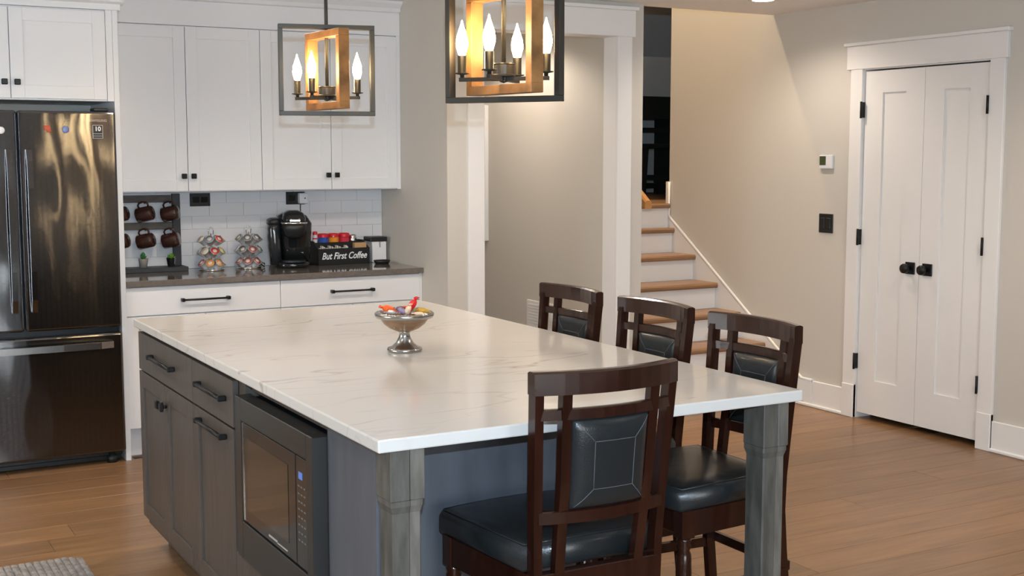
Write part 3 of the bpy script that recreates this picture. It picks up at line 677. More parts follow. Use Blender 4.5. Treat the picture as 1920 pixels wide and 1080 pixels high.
# ------------------------------------------------------------------ stools
def make_stool(label):
    s = thing('bar_stool', label, 'stool', (0, 0, 0), 0, 'dark wooden bar stools at the island')
    def bow(x): return -0.038 * (1 - (x / 0.195) ** 2)
    def lean(z): return -0.186 - 0.040 * max(0.0, (z - 0.56) / 0.5) ** 1.2
    TZ = 1.068
    # cushion
    b = MB(); secs = []
    def outl(z, g):
        pts = [(-0.195 + g, -0.172 + g), (0.195 - g, -0.172 + g)]
        for k in range(9):
            t = k / 8; x = (0.226 - g) * (1 - 2 * t); pts.append((x, 0.212 - g + 0.025 * (1 - (1 - 2 * t) ** 2)))
        return [(p[0], p[1], z) for p in pts]
    secs = [outl(0.580, 0.004), outl(0.588, 0.0), outl(0.625, 0.0), outl(0.640, 0.006), outl(0.648, 0.02), outl(0.653, 0.06), outl(0.656, 0.12)]
    b.loft(secs, smooth=True); cu = b.build('seat', M['leather'], s)
    b = MB(); q = outl(0.643, 0.0095); b.tube(q, 0.0028, 6, closed=True); b.build('piping', M['leather'], cu)
    # aprons
    b = MB(); b.box((-0.175, -0.205, 0.490), (0.175, -0.176, 0.578), 0.002); b.build('apron', M['stoolwood'], s)
    b = MB(); b.box((-0.195, 0.165, 0.505), (0.195, 0.190, 0.578), 0.002); b.build('apron', M['stoolwood'], s)
    for sx in (-1, 1):
        b = MB(); b.loft([[(sx * x + e, y, z) for e, z in ((-0.011, 0.505), (0.011, 0.505), (0.011, 0.578), (-0.011, 0.578))] for x, y in ((0.178, -0.18), (0.208, 0.18))]); b.build('apron', M['stoolwood'], s)
    # rear legs flow into the back posts
    for sx in (-1, 1):
        b = MB(); secs = []
        for z in (0.0, 0.2, 0.40, 0.52, 0.62, 0.72, 0.82, 0.92, 1.0, 1.03):
            hw = 0.0115
            if z <= 0.56: x = 0.170 + 0.012 * (0.56 - z); y = -0.186 - 0.055 * ((0.56 - z) / 0.56) ** 1.4
            else: x = 0.170 + (z - 0.56) / 0.5 * 0.019; y = lean(z)
            secs.append([(sx * x - hw, y - 0.016, z), (sx * x + hw, y - 0.016, z), (sx * x + hw, y + 0.015, z), (sx * x - hw, y + 0.015, z)])
        b.loft(secs); b.build('back_leg', M['stoolwood'], s)
    # inner slats
    for sx in (-1, 1):
        b = MB(); secs = []
        for z in (0.55, 0.68, 0.80, 0.92, 1.03):
            x = 0.112 + (z - 0.56) / 0.5 * 0.012; y = lean(z) + bow(x) * min(1, (z - 0.50) / 0.3)
            secs.append([(sx * x - 0.013, y - 0.011, z), (sx * x + 0.013, y - 0.011, z), (sx * x + 0.013, y + 0.011, z), (sx * x - 0.013, y + 0.011, z)])
        b.loft(secs); b.build('slat', M['stoolwood'], s)
    # curved rails
    def rail(zc, h, hwid, th, name):
        b = MB(); secs = []
        for k in range(13):
            x = -hwid + 2 * hwid * k / 12; y = lean(zc) + bow(x)
            secs.append([(x, y - th, zc - h), (x, y + th, zc - h), (x, y + th, zc + h * 0.85), (x, y + th * 0.5, zc + h), (x, y - th * 0.5, zc + h), (x, y - th, zc + h * 0.85)])
        b.loft(secs); return b.build(name, M['stoolwood'], s)
    rail(TZ - 0.027, 0.027, 0.201, 0.016, 'top_rail')
    rail(0.966, 0.013, 0.186, 0.010, 'back_rail'); rail(0.718, 0.015, 0.175, 0.010, 'back_rail')
    # padded back
    b = MB(); nx, nz = 8, 8
    def pad(u, v, side):
        z = 0.735 + (0.952 - 0.735) * v; hw = 0.099 + (z - 0.56) / 0.5 * 0.010; x = -hw + 2 * hw * u
        e = min(1.0, min(u, 1 - u) / 0.12, min(v, 1 - v) / 0.12); puff = 0.006 + 0.013 * math.sqrt(max(0, e))
        return Vector((x, lean(z) + bow(x) + side * puff, z))
    us = [0, .04, .12, .3, .5, .7, .88, .96, 1]
    gr = {}
    for side in (-1, 1):
        for i, u in enumerate(us):
            for j, v in enumerate(us): gr[side, i, j] = b.bm.verts.new(pad(u, v, side))
    n = len(us)
    for side in (-1, 1):
        for i in range(n - 1):
            for j in range(n - 1):
                f = b.bm.faces.new((gr[side, i, j], gr[side, i + 1, j], gr[side, i + 1, j + 1], gr[side, i, j + 1])); f.smooth = True
    for i in range(n - 1):
        for a, c_ in ((0, 0), (n - 1, n - 1)):
            b.bm.faces.new((gr[-1, i, a], gr[-1, i + 1, a], gr[1, i + 1, a], gr[1, i, a])); b.bm.faces.new((gr[-1, a, i], gr[-1, a, i + 1], gr[1, a, i + 1], gr[1, a, i]))
    pd = b.build('back_pad', M['leather'], s)
    b = MB()
    for side in (-1, 1):
        def P_(u, v): p = pad(u, v, side); p.y += side * 0.0002; return p
        lo, hi = 0.25, 0.78
        ring = [P_(lo + (hi - lo) * k / 6, 0.22) for k in range(6)] + [P_(hi, 0.22 + 0.53 * k / 6) for k in range(6)] + [P_(hi - (hi - lo) * k / 6, 0.75) for k in range(6)] + [P_(lo, 0.75 - 0.53 * k / 6) for k in range(6)]
        b.tube(ring, 0.0011, 4, closed=True)
        for (u, v, u2, v2) in ((lo, .22, .03, .03), (hi, .22, .97, .03), (hi, .75, .97, .97), (lo, .75, .03, .97)):
            b.tube([P_(u + (u2 - u) * k / 4, v + (v2 - v) * k / 4) for k in range(5)], 0.0011, 4)
    b.build('stitching', M['stitch'], pd)
    # front legs: block, rings, turned shaft
    for sx in (-1, 1):
        b = MB(); x, y = sx * 0.200, 0.180
        b.box((x - 0.022, y - 0.022, 0.500), (x + 0.022, y + 0.022, 0.580), 0.002)
        b.lathe([(0.017, 0.502), (0.021, 0.492), (0.017, 0.483), (0.021, 0.474), (0.016, 0.464), (0.021, 0.45), (0.023, 0.40), (0.019, 0.30), (0.016, 0.20), (0.019, 0.19), (0.015, 0.18), (0.014, 0.05), (0.017, 0.03), (0.015, 0.0)], 16, (x, y, 0))
        b.build('leg', M['stoolwood'], s)
    # stretchers
    bx((-0.19, 0.170, 0.215), (0.19, 0.190, 0.250), 0.003).build('foot_rail', M['stoolwood'], s)
    bx((-0.175, -0.235, 0.33), (0.175, -0.215, 0.36), 0.003).build('stretcher', M['stoolwood'], s)
    for sx in (-1, 1):
        b = MB(); b.loft([[(sx * x + e, y, z) for e, z in ((-0.009, 0.315), (0.009, 0.315), (0.009, 0.345), (-0.009, 0.345))] for x, y in ((0.176, -0.21), (0.198, 0.17))]); b.build('stretcher', M['stoolwood'], s)
    return s
stool = make_stool('dark wooden bar stool nearest the camera with its back to us')
stool.location = (1.618, 2.662, 0); stool.rotation_euler = (0, 0, R(0))
copy_tree(stool, (2.262, 2.936, 0), R(90), 'dark wooden bar stool at the right end of the row of three')
copy_tree(stool, (2.258, 3.440, 0), R(90), 'dark wooden bar stool in the middle of the row of three')
copy_tree(stool, (2.255, 3.975, 0), R(90), 'dark wooden bar stool at the far end of the row near the opening')

# ------------------------------------------------------------------ pendants
def make_pendant(loc, rm, rw, ra, label):
    p = thing('pendant_light', label, 'lamp', loc, 0, 'pendant lights over the island')
    H2, W2 = 0.1675, 0.178; t = 0.016; dp = 0.017
    Rm = Matrix.Rotation(rm, 4, 'Z'); Rw = Matrix.Rotation(rw, 4, 'Z'); Ra = Matrix.Rotation(ra, 4, 'Z')
    b = MB()
    b.box((-W2, -dp, H2 - t), (W2, dp, H2), 0.001); b.box((-W2, -dp, -H2), (W2, dp, -H2 + t), 0.001)
    b.box((-W2, -dp, -H2 + t), (-W2 + t, dp, H2 - t), 0.001); b.box((W2 - t, -dp, -H2 + t), (W2, dp, H2 - t), 0.001)
    b.xf(Rm); b.build('metal_frame', M['bronze'], p)
    h2, w2 = 0.145, 0.150; t2 = 0.026; d2 = 0.021
    for k, (lo, hi) in enumerate((((-w2, -d2, h2 - t2), (w2, d2, h2)), ((-w2, -d2, -h2), (w2, d2, -h2 + t2)), ((-w2, -d2, -h2 + t2), (-w2 + t2, d2, h2 - t2)), ((w2 - t2, -d2, -h2 + t2), (w2, d2, h2 - t2)))):
        b = MB(); b.box(lo, hi, 0.001); b.xf(Rw); b.build('wood_frame_bar', M['woodframe'], p)
    zc = -0.088
    b = MB(); b.lathe([(0.0065, zc), (0.0065, CZ - loc[2] - 0.02)], 10); b.build('rod', M['bronze'], p)
    b = MB(); b.lathe([(0.06, CZ - loc[2] - 0.022), (0.065, CZ - loc[2] - 0.015), (0.065, CZ - loc[2])], 24); b.build('canopy', M['bronze'], p)
    b = MB(); b.lathe([(0.0, zc - 0.026), (0.012, zc - 0.022), (0.012, zc - 0.010), (0.032, zc - 0.008), (0.033, zc - 0.004), (0.031, zc - 0.002), (0.031, zc + 0.024), (0.033, zc + 0.026), (0.032, zc + 0.029), (0.0, zc + 0.029)], 24, cap=False, smooth=False); b.build('hub', M['bronze'], p)
    for k in range(4):
        a = ra + k * math.pi / 2; ux, uy = math.cos(a), math.sin(a); r = 0.124
        b = MB(); Rk = Matrix.Rotation(a, 4, 'Z')
        b.box((0.008, -0.0055, zc - 0.020), (r + 0.008, 0.0055, zc - 0.009)); b.xf(Rk); arm = b.build('arm', M['bronze'], p)
        b = MB(); z0 = zc - 0.009
        b.lathe([(0.006, z0), (0.006, z0 + 0.008), (0.021, z0 + 0.011), (0.021, z0 + 0.0135), (0.0125, z0 + 0.0135), (0.0125, z0 + 0.062)], 14, (r * ux, r * uy, 0)); b.build('candle_cup', M['bronze'], arm)
        b = MB(); z0 += 0.060
        b.lathe([(0.008, z0), (0.0115, z0 + 0.008), (0.0165, z0 + 0.026), (0.0175, z0 + 0.036), (0.0150, z0 + 0.055), (0.0085, z0 + 0.075), (0.0035, z0 + 0.090), (0.0012, z0 + 0.100)], 14, (r * ux, r * uy, 0))
        b.build('bulb', M['bulb'], arm)
    return p
YAW = R(-29.26)
make_pendant((1.72, 4.487, 1.8735), YAW + R(14), YAW + R(-57), YAW + R(-18), 'square pendant light of wood and metal farther over the island')
make_pendant((1.72, 3.118, 1.8735), YAW + R(-26), YAW + R(-52), YAW + R(-18), 'square pendant light of wood and metal nearer over the island')

# ------------------------------------------------------------------ bowl with sweets on the island
BX, BY, BZ = 1.682, 3.722, 0.920
bw = thing('pedestal_bowl', 'brown bowl on a pewter pedestal foot on the island', 'bowl', (BX, BY, BZ))
b = MB(); b.lathe([(0.0, 0), (0.055, 0), (0.058, 0.006), (0.056, 0.012), (0.044, 0.016), (0.028, 0.030), (0.019, 0.048), (0.017, 0.062), (0.022, 0.066), (0.0, 0.066)], 36); b.build('foot', M['pewter'], bw)
b = MB(); b.lathe([(0.0, 0.066), (0.024, 0.066), (0.048, 0.076), (0.068, 0.092), (0.080, 0.110), (0.082, 0.114), (0.078, 0.114), (0.060, 0.094), (0.035, 0.080), (0.0, 0.076)], 36, cap=False); b.build('body', M['bowlwood'], bw)
b = MB(); b.lathe([(0.080, 0.110), (0.093, 0.112), (0.097, 0.118), (0.097, 0.126), (0.092, 0.130), (0.084, 0.128), (0.078, 0.115)], 36, cap=False); b.build('rim', M['pewter'], bw)
def sweet(dx, dy, dz, c, rz, ry, ln, rad, label, c2=None):
    b = MB(); n = 10
    prof = [(-ln * 1.0, rad * 0.95), (-ln * 0.72, rad * 0.28), (-ln * 0.62, rad * 0.65), (-ln * 0.3, rad), (ln * 0.3, rad), (ln * 0.62, rad * 0.65), (ln * 0.72, rad * 0.28), (ln * 1.0, rad * 0.95)]
    rings = []
    for i, (x, r_) in enumerate(prof):
        fl_ = 0.35 if i in (0, 7) else 0.75
        rings.append([(x + (random.random() - .5) * ln * 0.1, r_ * math.cos(2 * math.pi * k / n) * (1.15 if i in (0, 7) else 1), r_ * fl_ * math.sin(2 * math.pi * k / n)) for k in range(n)])
    b.loft(rings, smooth=False)
    b.xf(Matrix.Translation((BX + dx, BY + dy, BZ + dz + 0.006)) @ Matrix.Rotation(rz, 4, 'Z') @ Matrix.Rotation(ry, 4, 'Y'))
    o = b.build('wrapped_sweet', c); tag(o, label, 'sweet', 'wrapped sweets in the pedestal bowl')
cu = Vector((math.cos(YAW), math.sin(YAW))); cv = Vector((math.sin(-YAW), math.cos(YAW)))   # image right and away
def sw_at(u, v): q = cu * u + cv * v; return q.x, q.y
foil = mat('silver_foil', (0.6, 0.58, 0.62), 0.22, metal=0.7)
CM = {'orange': colmat('orange_wrap', (0.85, 0.12, 0.02)), 'red': colmat('red_wrap', (0.75, 0.02, 0.02)), 'purple': colmat('lilac_wrap', (0.30, 0.24, 0.38)), 'brown': colmat('brown_wrap', (0.12, 0.05, 0.03)), 'gold': colmat('gold_wrap', (0.55, 0.34, 0.05)), 'cream': colmat('cream_wrap', (0.85, 0.62, 0.42)), 'green': colmat('grey_green_wrap', (0.25, 0.30, 0.24))}
for (u, v, z, c_, rz, ry, ln, rad, lab) in ((-0.050, -0.01, 0.133, CM['orange'], 0.3, 0.35, 0.030, 0.017, 'orange wrapped sweet at the left of the bowl'), (-0.037, -0.048, 0.127, foil, -0.5, 0.0, 0.026, 0.011, 'silver foil sweet at the front left of the bowl'), (-0.012, 0.015, 0.131, CM['brown'], 1.0, 0.2, 0.026, 0.013, 'brown wrapped sweet in the middle of the bowl'), (-0.004, -0.034, 0.131, CM['purple'], 0.2, 0.5, 0.024, 0.013, 'lilac wrapped sweet at the front of the bowl'), (0.026, -0.012, 0.146, CM['red'], -0.55, -0.95, 0.034, 0.015, 'bright red sweet standing up out of the bowl'), (0.015, -0.035, 0.134, CM['cream'], -0.4, -1.1, 0.022, 0.012, 'cream wrapped sweet against the red one'), (0.048, 0.0, 0.130, CM['green'], 0.8, 0.1, 0.024, 0.012, 'grey green wrapped sweet right of the red one'), (0.060, -0.016, 0.130, CM['gold'], -0.1, 0.1, 0.026, 0.013, 'gold wrapped sweet at the right of the bowl'), (0.050, -0.045, 0.124, CM['cream'], -0.2, 0.0, 0.022, 0.008, 'flat cream sweet at the front right of the bowl'), (0.0, 0.045, 0.128, CM['red'], 0.4, 0.0, 0.026, 0.013, 'red wrapped sweet at the back of the bowl')):
    dx, dy = sw_at(u, v); sweet(dx, dy, z, c_, rz + YAW, ry, ln, rad, lab)

# ------------------------------------------------------------------ coffee corner
KZ = 0.920
# mug rack
rk = thing('mug_rack', 'wooden mug rack with two rails standing on the counter', 'rack', (1.60, 7.0, KZ))
bx((-0.20, -0.075, 0.0), (0.225, 0.055, 0.024), 0.002).build('base_shelf', M['rackdark'], rk)
for x in (-0.185, 0.192): bx((x - 0.022, 0.028, 0.024), (x + 0.022, 0.052, 0.425), 0.002).build('upright', M['rackdark'], rk)
for z in (0.378, 0.228): bx((-0.163, 0.032, z), (0.170, 0.050, z + 0.040), 0.002).build('rail', M['rackwood'], rk)
MUGX = (-0.125, 0.012, 0.150)
for z in (0.385, 0.236):
    for x in MUGX:
        b = MB(); b.tube([(x, 0.032, z), (x, 0.012, z - 0.002), (x, 0.0, z - 0.012), (x, -0.008, z - 0.010), (x, -0.012, z + 0.003)], 0.0025, 6); b.build('hook', M['blackmetal'], rk)
def mug(x, y, z, tilt, label):
    m_ = thing('mug', label, 'mug', (x, y, z), 0, 'brown mugs hanging on the rack')
    # hangs by its handle: cup axis lies along x, handle up, mouth towards -x
    T = Matrix.Rotation(tilt, 4, 'Y') @ Matrix.Rotation(R(-35), 4, 'Z') @ Matrix.Rotation(R(-90), 4, 'Y')
    b = MB(); b.lathe([(0.0, -0.042), (0.034, -0.042), (0.039, -0.036), (0.041, 0.0), (0.041, 0.044), (0.0395, 0.046), (0.0375, 0.044), (0.037, -0.034), (0.0, -0.036)], 26, cap=False); b.xf(T); b.build('cup', M['mug'], m_)
    b = MB(); b.tube([(0.039, 0, 0.028), (0.052, 0, 0.030), (0.064, 0, 0.020), (0.068, 0, 0.0), (0.063, 0, -0.020), (0.051, 0, -0.028), (0.039, 0, -0.026)], 0.0055, 8); b.xf(T); b.build('handle', M['mug'], m_)
nm = ('leftmost', 'middle', 'rightmost')
for r, z in enumerate((KZ + 0.318, KZ + 0.170)):
    for k, x in enumerate(MUGX):
        mug(1.60 + x, 6.985, z, R(-14), '%s brown mug on the %s rail of the rack' % (nm[k], ('upper', 'lower')[r]))
def plant(x, y, potm, leafm, label, black):
    p = thing('potted_succulent', label, 'plant', (x, y, KZ + 0.024), 0, 'small succulents on the mug rack')
    b = MB(); b.lathe([(0.0, 0), (0.019, 0), (0.026, 0.045), (0.026, 0.050), (0.023, 0.050), (0.022, 0.043), (0.0, 0.043)], 20 if not black else 6, cap=False, smooth=not black); b.build('pot', potm, p)
    b = MB(); b.lathe([(0.0, 0.0440), (0.0225, 0.0435), (0.0225, 0.0425)], 16, cap=False); b.build('soil', M['soil'], p)
    for k in range(14):
        a = k * 2.4; tilt = 0.15 + 0.075 * k if black else 0.1 + 0.05 * k
        ln = 0.030 if not black else 0.030
        b = MB(); b.loft([[(w_, -t_, z_), (0, -t_ * 2, z_), (-w_, -t_, z_), (-w_, t_, z_), (w_, t_, z_)] for w_, t_, z_ in ((0.003, 0.0015, 0), (0.007, 0.0022, ln * 0.5), (0.0055, 0.0018, ln * 0.8), (0.0008, 0.0005, ln))], smooth=True)
        b.xf(Matrix.Translation((0, 0, 0.040 + (13 - k) * (0.0004 if black else 0.0013))) @ Matrix.Rotation(a, 4, 'Z') @ Matrix.Rotation(tilt, 4, 'X')); b.build('leaf', leafm, p)
plant(1.590, 6.975, M['potgrey'], M['leaf'], 'small dark green succulent in a grey pot on the rack shelf', False)
plant(1.742, 6.975, M['blackgloss'], M['leaflime'], 'small lime green succulent in a black pot on the rack shelf', True)

# pod carousels
def carousel(x, y, side, lids, label):
    c = thing('pod_carousel', label, 'carousel', (x, y, KZ), 0, 'chrome pod carousels')
    b = MB(); b.lathe([(0.0, 0.0), (0.066, 0.0), (0.070, 0.004), (0.066, 0.009), (0.02, 0.012), (0.0, 0.012)], 32, cap=False); b.build('base', M['chrome'], c)
    b = MB(); b.tube([(0, 0, 0.01), (0, 0, 0.205)], 0.003, 8); b.build('stem', M['chrome'], c)
    b = MB(); b.tube([(-0.013, 0, 0.200), (-0.014, 0, 0.222), (-0.008, 0, 0.236), (0, 0, 0.239), (0.008, 0, 0.236), (0.014, 0, 0.222), (0.013, 0, 0.200)], 0.0026, 6); b.build('loop_handle', M['chrome'], c)
    names = ('bottom', 'middle', 'top')
    for tr in range(3):
        zc = 0.044 + tr * 0.066
        for k in range(7):
            a = 2 * math.pi * (k + 0.5 * (tr % 2)) / 7 - math.pi / 2 + YAW + 0.1
            tl = R(48)
            T = Matrix.Rotation(a, 4, 'Z') @ Matrix.Translation((0.062, 0, zc)) @ Matrix.Rotation(tl, 4, 'Y')
            ring = [T @ Vector((0.0225 * math.cos(t_), 0.0225 * math.sin(t_), 0.0)) for t_ in [2 * math.pi * i / 14 for i in range(14)]]
            b = MB(); b.tube(ring, 0.0014, 5, closed=True); b.tube([T @ Vector((-0.0225, 0, 0)), Matrix.Rotation(a, 4, 'Z') @ Vector((0.004, 0, zc - 0.012))], 0.0014, 5); b.build('pod_ring', M['chrome'], c)
            lm, nmc = lids[tr][k % len(lids[tr])]
            col = 'pod with %s lid in the %s tier of the %s carousel' % (nmc, names[tr], side)
            pod = thing('coffee_pod', 'coffee ' + col, 'coffee pod', (x, y, KZ), 0, '%s lid pods, %s tier of the %s carousel' % (nmc, names[tr], side))
            b = MB(); b.lathe([(0.0, -0.040), (0.0155, -0.040), (0.017, -0.038), (0.0205, 0.002), (0.0235, 0.002), (0.0235, 0.0035), (0.0, 0.0035)], 16, cap=False); b.xf(T); b.build('cup', M['podwhite'], pod)
            b = MB(); b.lathe([(0.0, 0.0037), (0.0225, 0.0037), (0.0225, 0.0044), (0.0, 0.0044)], 16, cap=False); b.xf(T); lo = b.build('lid', lm, pod)
            b = MB(); b.lathe([(0.0, 0.0046), (0.012, 0.0046), (0.012, 0.0050), (0.0, 0.0050)], 12, cap=False); b.xf(T); b.build('lid_print', colmat('print_light', (0.62, 0.58, 0.52)), lo)
or_ = (colmat('lid_orange', (0.80, 0.30, 0.04)), 'orange'); rd = (colmat('lid_red', (0.65, 0.04, 0.03)), 'red'); ye = (colmat('lid_yellow', (0.62, 0.52, 0.03)), 'yellow'); cr = (colmat('lid_cream', (0.68, 0.60, 0.45)), 'cream'); bl = (colmat('lid_greyblue', (0.20, 0.25, 0.34)), 'grey blue'); gy = (colmat('lid_grey', (0.16, 0.17, 0.17)), 'grey'); wh = (colmat('lid_white', (0.70, 0.68, 0.66)), 'white'); mr_ = (colmat('lid_maroon', (0.38, 0.08, 0.07)), 'maroon'); gn = (colmat('lid_green', (0.25, 0.36, 0.22)), 'green')
carousel(1.948, 6.905, 'left', ((or_, or_, wh, gn, or_, cr, mr_), (rd, ye, or_, ye, gn, gn, cr), (bl, rd, or_, cr, ye, cr, cr)), 'chrome pod carousel full of colourful pods beside the mug rack')
carousel(2.172, 6.935, 'right', ((mr_, mr_, wh, mr_, gy, wh, mr_), (mr_, gy, wh, gy, gy, wh, gy), (gy, gy, wh, gy, gy, wh, gy)), 'chrome pod carousel of white and maroon pods beside the coffee maker')

# coffee maker
cm = thing('coffee_maker', 'black single cup coffee maker with a chrome collar', 'coffee maker', (2.405, 6.86, KZ), R(-14))
def rsec(cx, cy, hx, hy, z, rr=0.4, n=20):
    out = []
    for k in range(n):
        a = 2 * math.pi * k / n; ca, sa = math.cos(a), math.sin(a); e = 2.0 / 3.4
        out.append((cx + hx * math.copysign(abs(ca) ** e, ca), cy + hy * math.copysign(abs(sa) ** e, sa), z))
    return out
b = MB(); b.loft([rsec(0, 0.03, 0.092, 0.115, 0.0), rsec(0, 0.03, 0.096, 0.118, 0.012), rsec(0, 0.03, 0.096, 0.118, 0.030), rsec(0, 0.03, 0.090, 0.110, 0.036)], smooth=True); b.build('base', M['blackgloss'], cm)
b = MB(); b.loft([rsec(0.02, 0.045, 0.078, 0.075, 0.03), rsec(0.02, 0.045, 0.085, 0.08, 0.12), rsec(0.02, 0.042, 0.092, 0.085, 0.20), rsec(0.016, 0.04, 0.098, 0.09, 0.25), rsec(0.0, 0.035, 0.085, 0.085, 0.295), rsec(0.0, 0.03, 0.05, 0.055, 0.315)], smooth=True); b.build('body', M['blackgloss'], cm)
b = MB(); b.loft([rsec(-0.092, 0.04, 0.035, 0.085, 0.02), rsec(-0.10, 0.04, 0.038, 0.088, 0.12), rsec(-0.105, 0.04, 0.040, 0.09, 0.225), rsec(-0.102, 0.04, 0.036, 0.085, 0.25)], smooth=True); rs_ = b.build('water_tank', mat('smoked_tank', (0.018, 0.022, 0.025), 0.1, coat=0.5), cm)
b = MB(); b.loft([rsec(-0.102, 0.04, 0.038, 0.088, 0.250), rsec(-0.102, 0.04, 0.036, 0.085, 0.27), rsec(-0.095, 0.04, 0.026, 0.07, 0.281)], smooth=True); b.build('tank_lid', M['blackplastic'], rs_)
b = MB(); b.loft([rsec(0.005, -0.045, 0.030, 0.030, 0.165), rsec(0.005, -0.045, 0.054, 0.055, 0.185), rsec(0.005, -0.043, 0.066, 0.068, 0.225), rsec(0.005, -0.038, 0.070, 0.072, 0.252)], smooth=True); b.build('brew_head', M['blackplastic'], cm)
b = MB(); b.loft([rsec(0.005, -0.04, 0.066, 0.070, 0.260), rsec(0.005, -0.02, 0.068, 0.085, 0.285), rsec(0.005, 0.0, 0.058, 0.075, 0.312), rsec(0.005, 0.01, 0.030, 0.045, 0.327)], smooth=True); b.build('lid', M['blackgloss'], cm)
ring = rsec(0.005, -0.038, 0.071, 0.073, 0.257); b = MB(); b.tube(ring, 0.0065, 8, closed=True); b.build('chrome_collar', M['chrome'], cm)
b = MB(); b.loft([rsec(0.0, -0.05, 0.068, 0.055, 0.036), rsec(0.0, -0.05, 0.068, 0.055, 0.045)]); b.build('drip_tray', M['blackplastic'], cm)
b = MB(); b.box((-0.022, -0.112, 0.268), (0.035, -0.108, 0.277)); b.build('badge', M['chrome'], cm)
# sockets
def outlet(x, label):
    o = thing('wall_socket', label, 'socket', (x, YB - 0.0125, 1.308), 0, 'black wall sockets under the cabinets')
    bx((-0.058, -0.006, -0.037), (0.058, 0, 0.037), 0.002).build('plate', M['blackplastic'], o)
    for s in (-1, 1): bx((s * 0.024 - 0.019, -0.008, -0.016), (s * 0.024 + 0.019, -0.005, 0.016), 0.001).build('outlet_face', M['blackgloss'], o)
outlet(1.936, 'black wall socket above the left pod carousel')
outlet(2.500, 'black wall socket behind the white plug')
pg = thing('plug_adapter', 'white plug adapter in the wall socket above the coffee maker', 'plug', (2.537, YB - 0.020, 1.306))
bx((-0.026, -0.040, -0.030), (0.026, 0, 0.032), 0.006, 2).build('case', M['white'], pg)
b = MB(); b.lathe([(0.0, 0), (0.004, 0), (0.004, 0.002), (0.0, 0.002)], 10, (0.006, -0.040, 0.002), mtx=Matrix.Rotation(R(90), 4, 'X'), cap=False); b.build('indicator', M['blackplastic'], pg)
b = MB(); b.tube([(2.523, YB - 0.04, 1.276), (2.522, YB - 0.036, 1.25), (2.526, YB - 0.034, 1.20), (2.53, YB - 0.032, 1.10), (2.52, YB - 0.03, 0.95), (2.50, YB - 0.03, KZ + 0.004)], 0.003, 6); o = b.build('power_cord', M['blackplastic']); tag(o, 'thin black cord hanging from the white plug', 'cord')
b = MB(); b.tube([(2.262, 7.045, KZ + 0.004), (2.258, 7.02, KZ + 0.028), (2.252, 6.99, KZ + 0.034), (2.250, 6.95, KZ + 0.016), (2.254, 6.91, KZ + 0.005), (2.262, 6.93, KZ + 0.022), (2.262, 6.97, KZ + 0.026), (2.256, 7.01, KZ + 0.006), (2.248, 7.04, KZ + 0.005)], 0.0035, 6); o = b.build('power_cord', M['blackplastic']); tag(o, 'looped black cord on the counter between carousel and coffee maker', 'cord')
# organiser box with lettering
bxo = thing('organizer_box', 'black wooden box with white coffee lettering on the counter', 'box', (2.735, 6.965, KZ), R(2))
hw, fh, bh = 0.163, 0.095, 0.135
bx((-hw, -0.062, 0), (hw, -0.052, fh), 0.001).build('front_board', M['blackplastic'], bxo)
bx((-hw, 0.075, 0), (hw, 0.085, bh), 0.001).build('back_board', M['blackplastic'], bxo)
bx((-hw, -0.052, 0), (hw, 0.075, 0.008)).build('bottom_board', M['blackplastic'], bxo)
for s in (-1, 1):
    b = MB(); b.prism([(-0.052, 0), (0.075, 0), (0.075, bh), (0.02, bh), (-0.052, fh)], 0, s * hw - (0.008 if s > 0 else 0), s * hw + (0.008 if s < 0 else 0)); b.build('side_board', M['blackplastic'], bxo)
bx((-hw + 0.008, 0.0, 0.008), (hw - 0.008, 0.006, 0.128)).build('divider', M['blackplastic'], bxo)
text_obj('lettering', 'But First Coffee', 0.055, M['lettering'], bxo, (0.0, -0.0628, 0.050), (R(90), 0, 0), shear=0.32, offset=0.0009, extrude=0.0006, sx=0.80)
def in_box(x, y): a = R(2); return 2.735 + x * math.cos(a) - y * math.sin(a), 6.965 + x * math.sin(a) + y * math.cos(a)
redm = colmat('red_lid', (0.62, 0.015, 0.03)); bluem = colmat('blue_band', (0.03, 0.10, 0.45)); orm = colmat('orange_band', (0.80, 0.30, 0.03)); pinkm = colmat('pink_red_band', (0.55, 0.03, 0.06))
for x, bm_, lab in ((-0.088, bluem, 'small tub with red lid and blue side in the organizer'), (-0.022, orm, 'small tub with red lid and orange side in the organizer'), (0.045, pinkm, 'small tub with red lid and pink side in the organizer')):
    px, py = in_box(x, 0.042); t_ = thing('creamer_tub', lab, 'tub', (px, py, KZ + 0.0085), 0, 'red lidded tubs in the organizer')
    b = MB(); b.lathe([(0.0, 0), (0.028, 0), (0.031, 0.150), (0.0, 0.150)], 20, cap=False); b.build('tub', bm_, t_)
    b = MB(); b.lathe([(0.0335, 0.148), (0.0335, 0.163), (0.029, 0.170), (0.0, 0.171)], 20, cap=False); b.build('lid', redm, t_)
px, py = in_box(-0.140, 0.040); t_ = thing('red_capped_bottle', 'white bottle with red cap at the left end of the organizer', 'bottle', (px, py, KZ + 0.0085))
b = MB(); b.lathe([(0.0, 0), (0.014, 0), (0.014, 0.145), (0.012, 0.165), (0.0, 0.165)], 16, cap=False); b.build('bottle', M['white'], t_)
b = MB(); b.lathe([(0.0145, 0.165), (0.0145, 0.178), (0.012, 0.183), (0.0, 0.184)], 16, cap=False); b.build('cap', redm, t_)
b = MB(); b.lathe([(0.0146, 0.138), (0.0146, 0.146)], 16, cap=False); b.build('band', redm, t_)
for k in range(12):
    x = -0.145 + k * 0.0165; px, py = in_box(x, -0.028 + 0.004 * (k % 3))
    b = MB(); b.box((px - 0.0035, py - 0.018, KZ + 0.0085), (px + 0.0035, py + 0.018, KZ + 0.098 + 0.006 * ((k * 5) % 3)), 0.001, rot=Matrix.Rotation(R(random.uniform(-5, 5)), 3, 'Y')); o = b.build('sugar_packet', M['creamer']); tag(o, 'white paper packet in the front of the organizer', 'packet', 'white packets in the organizer')
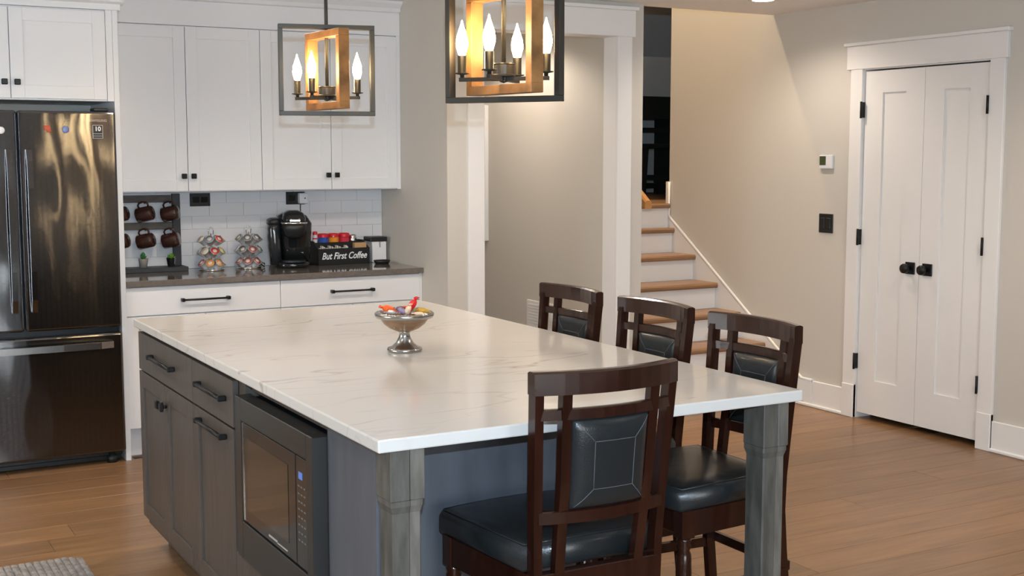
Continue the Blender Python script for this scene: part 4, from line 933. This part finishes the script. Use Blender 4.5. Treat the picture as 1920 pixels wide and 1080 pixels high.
px, py = in_box(0.115, -0.025); o = bx((px - 0.038, py - 0.018, KZ + 0.0085), (px + 0.038, py + 0.02, KZ + 0.122), 0.003).build('filter_packet', M['kraft']); tag(o, 'brown kraft packet at the right end of the organizer', 'packet')
px, py = in_box(0.100, 0.04); t_ = thing('chrome_jar', 'small jar with a chrome top at the right of the organizer', 'jar', (px, py, KZ + 0.0085))
b = MB(); b.lathe([(0.0, 0), (0.022, 0), (0.022, 0.125), (0.0, 0.125)], 18, cap=False); b.build('jar', M['blackplastic'], t_)
b = MB(); b.lathe([(0.0225, 0.122), (0.0225, 0.150), (0.018, 0.160), (0.0, 0.161)], 18, cap=False); b.build('chrome_top', M['chrome'], t_)
# canister
cn = thing('canister', 'clear square canister with black lid in the counter corner', 'canister', (2.975, 6.985, KZ))
b = MB(); b.box((-0.046, -0.05, 0.0), (0.046, 0.05, 0.125), 0.006, 2); b.build('jar', M['white'], cn)
b = MB(); b.box((-0.060, -0.055, 0.125), (0.050, 0.055, 0.152), 0.004, 2); b.build('lid', M['blackplastic'], cn)
b = MB(); b.box((-0.006, -0.056, 0.09), (0.006, -0.050, 0.125), 0.001); b.build('clasp', M['chrome'], cn)
ds = thing('black_dish', 'small oval black dish in front of the canister', 'dish', (2.945, 6.83, KZ))
b = MB(); b.lathe([(0.0, 0.0), (0.040, 0.0), (0.052, 0.020), (0.050, 0.022), (0.038, 0.006), (0.0, 0.005)], 24, cap=False); b.xf(Matrix.Diagonal((1.0, 0.8, 1, 1))); b.build('dish', M['blackplastic'], ds)

# ------------------------------------------------------------------ rug
rg = thing('floor_mat', 'grey ribbed woven mat on the floor in front of the refrigerator', 'rug', (0.86, 4.97, 0.0))
b = MB(); rw = 0.026
for k in range(60):
    x1 = -k * rw; top = 0.0 if k > 1 else (-0.03 if k == 0 else -0.008)
    b.loft([[(x1 - rw, y, 0.001), (x1 - rw + 0.003, y, 0.008), (x1 - rw * 0.5, y, 0.0105), (x1 - 0.003, y, 0.008), (x1, y, 0.001)] for y in (top, top - 0.02, -0.45, -0.90)], smooth=False)
b.build('ribs', M['rug'], rg)['kind'] = 'stuff'
b = MB(); b.box((-60 * rw, -0.9, 0.0003), (-0.002, -0.032, 0.003)); b.build('backing', M['rug'], rg)
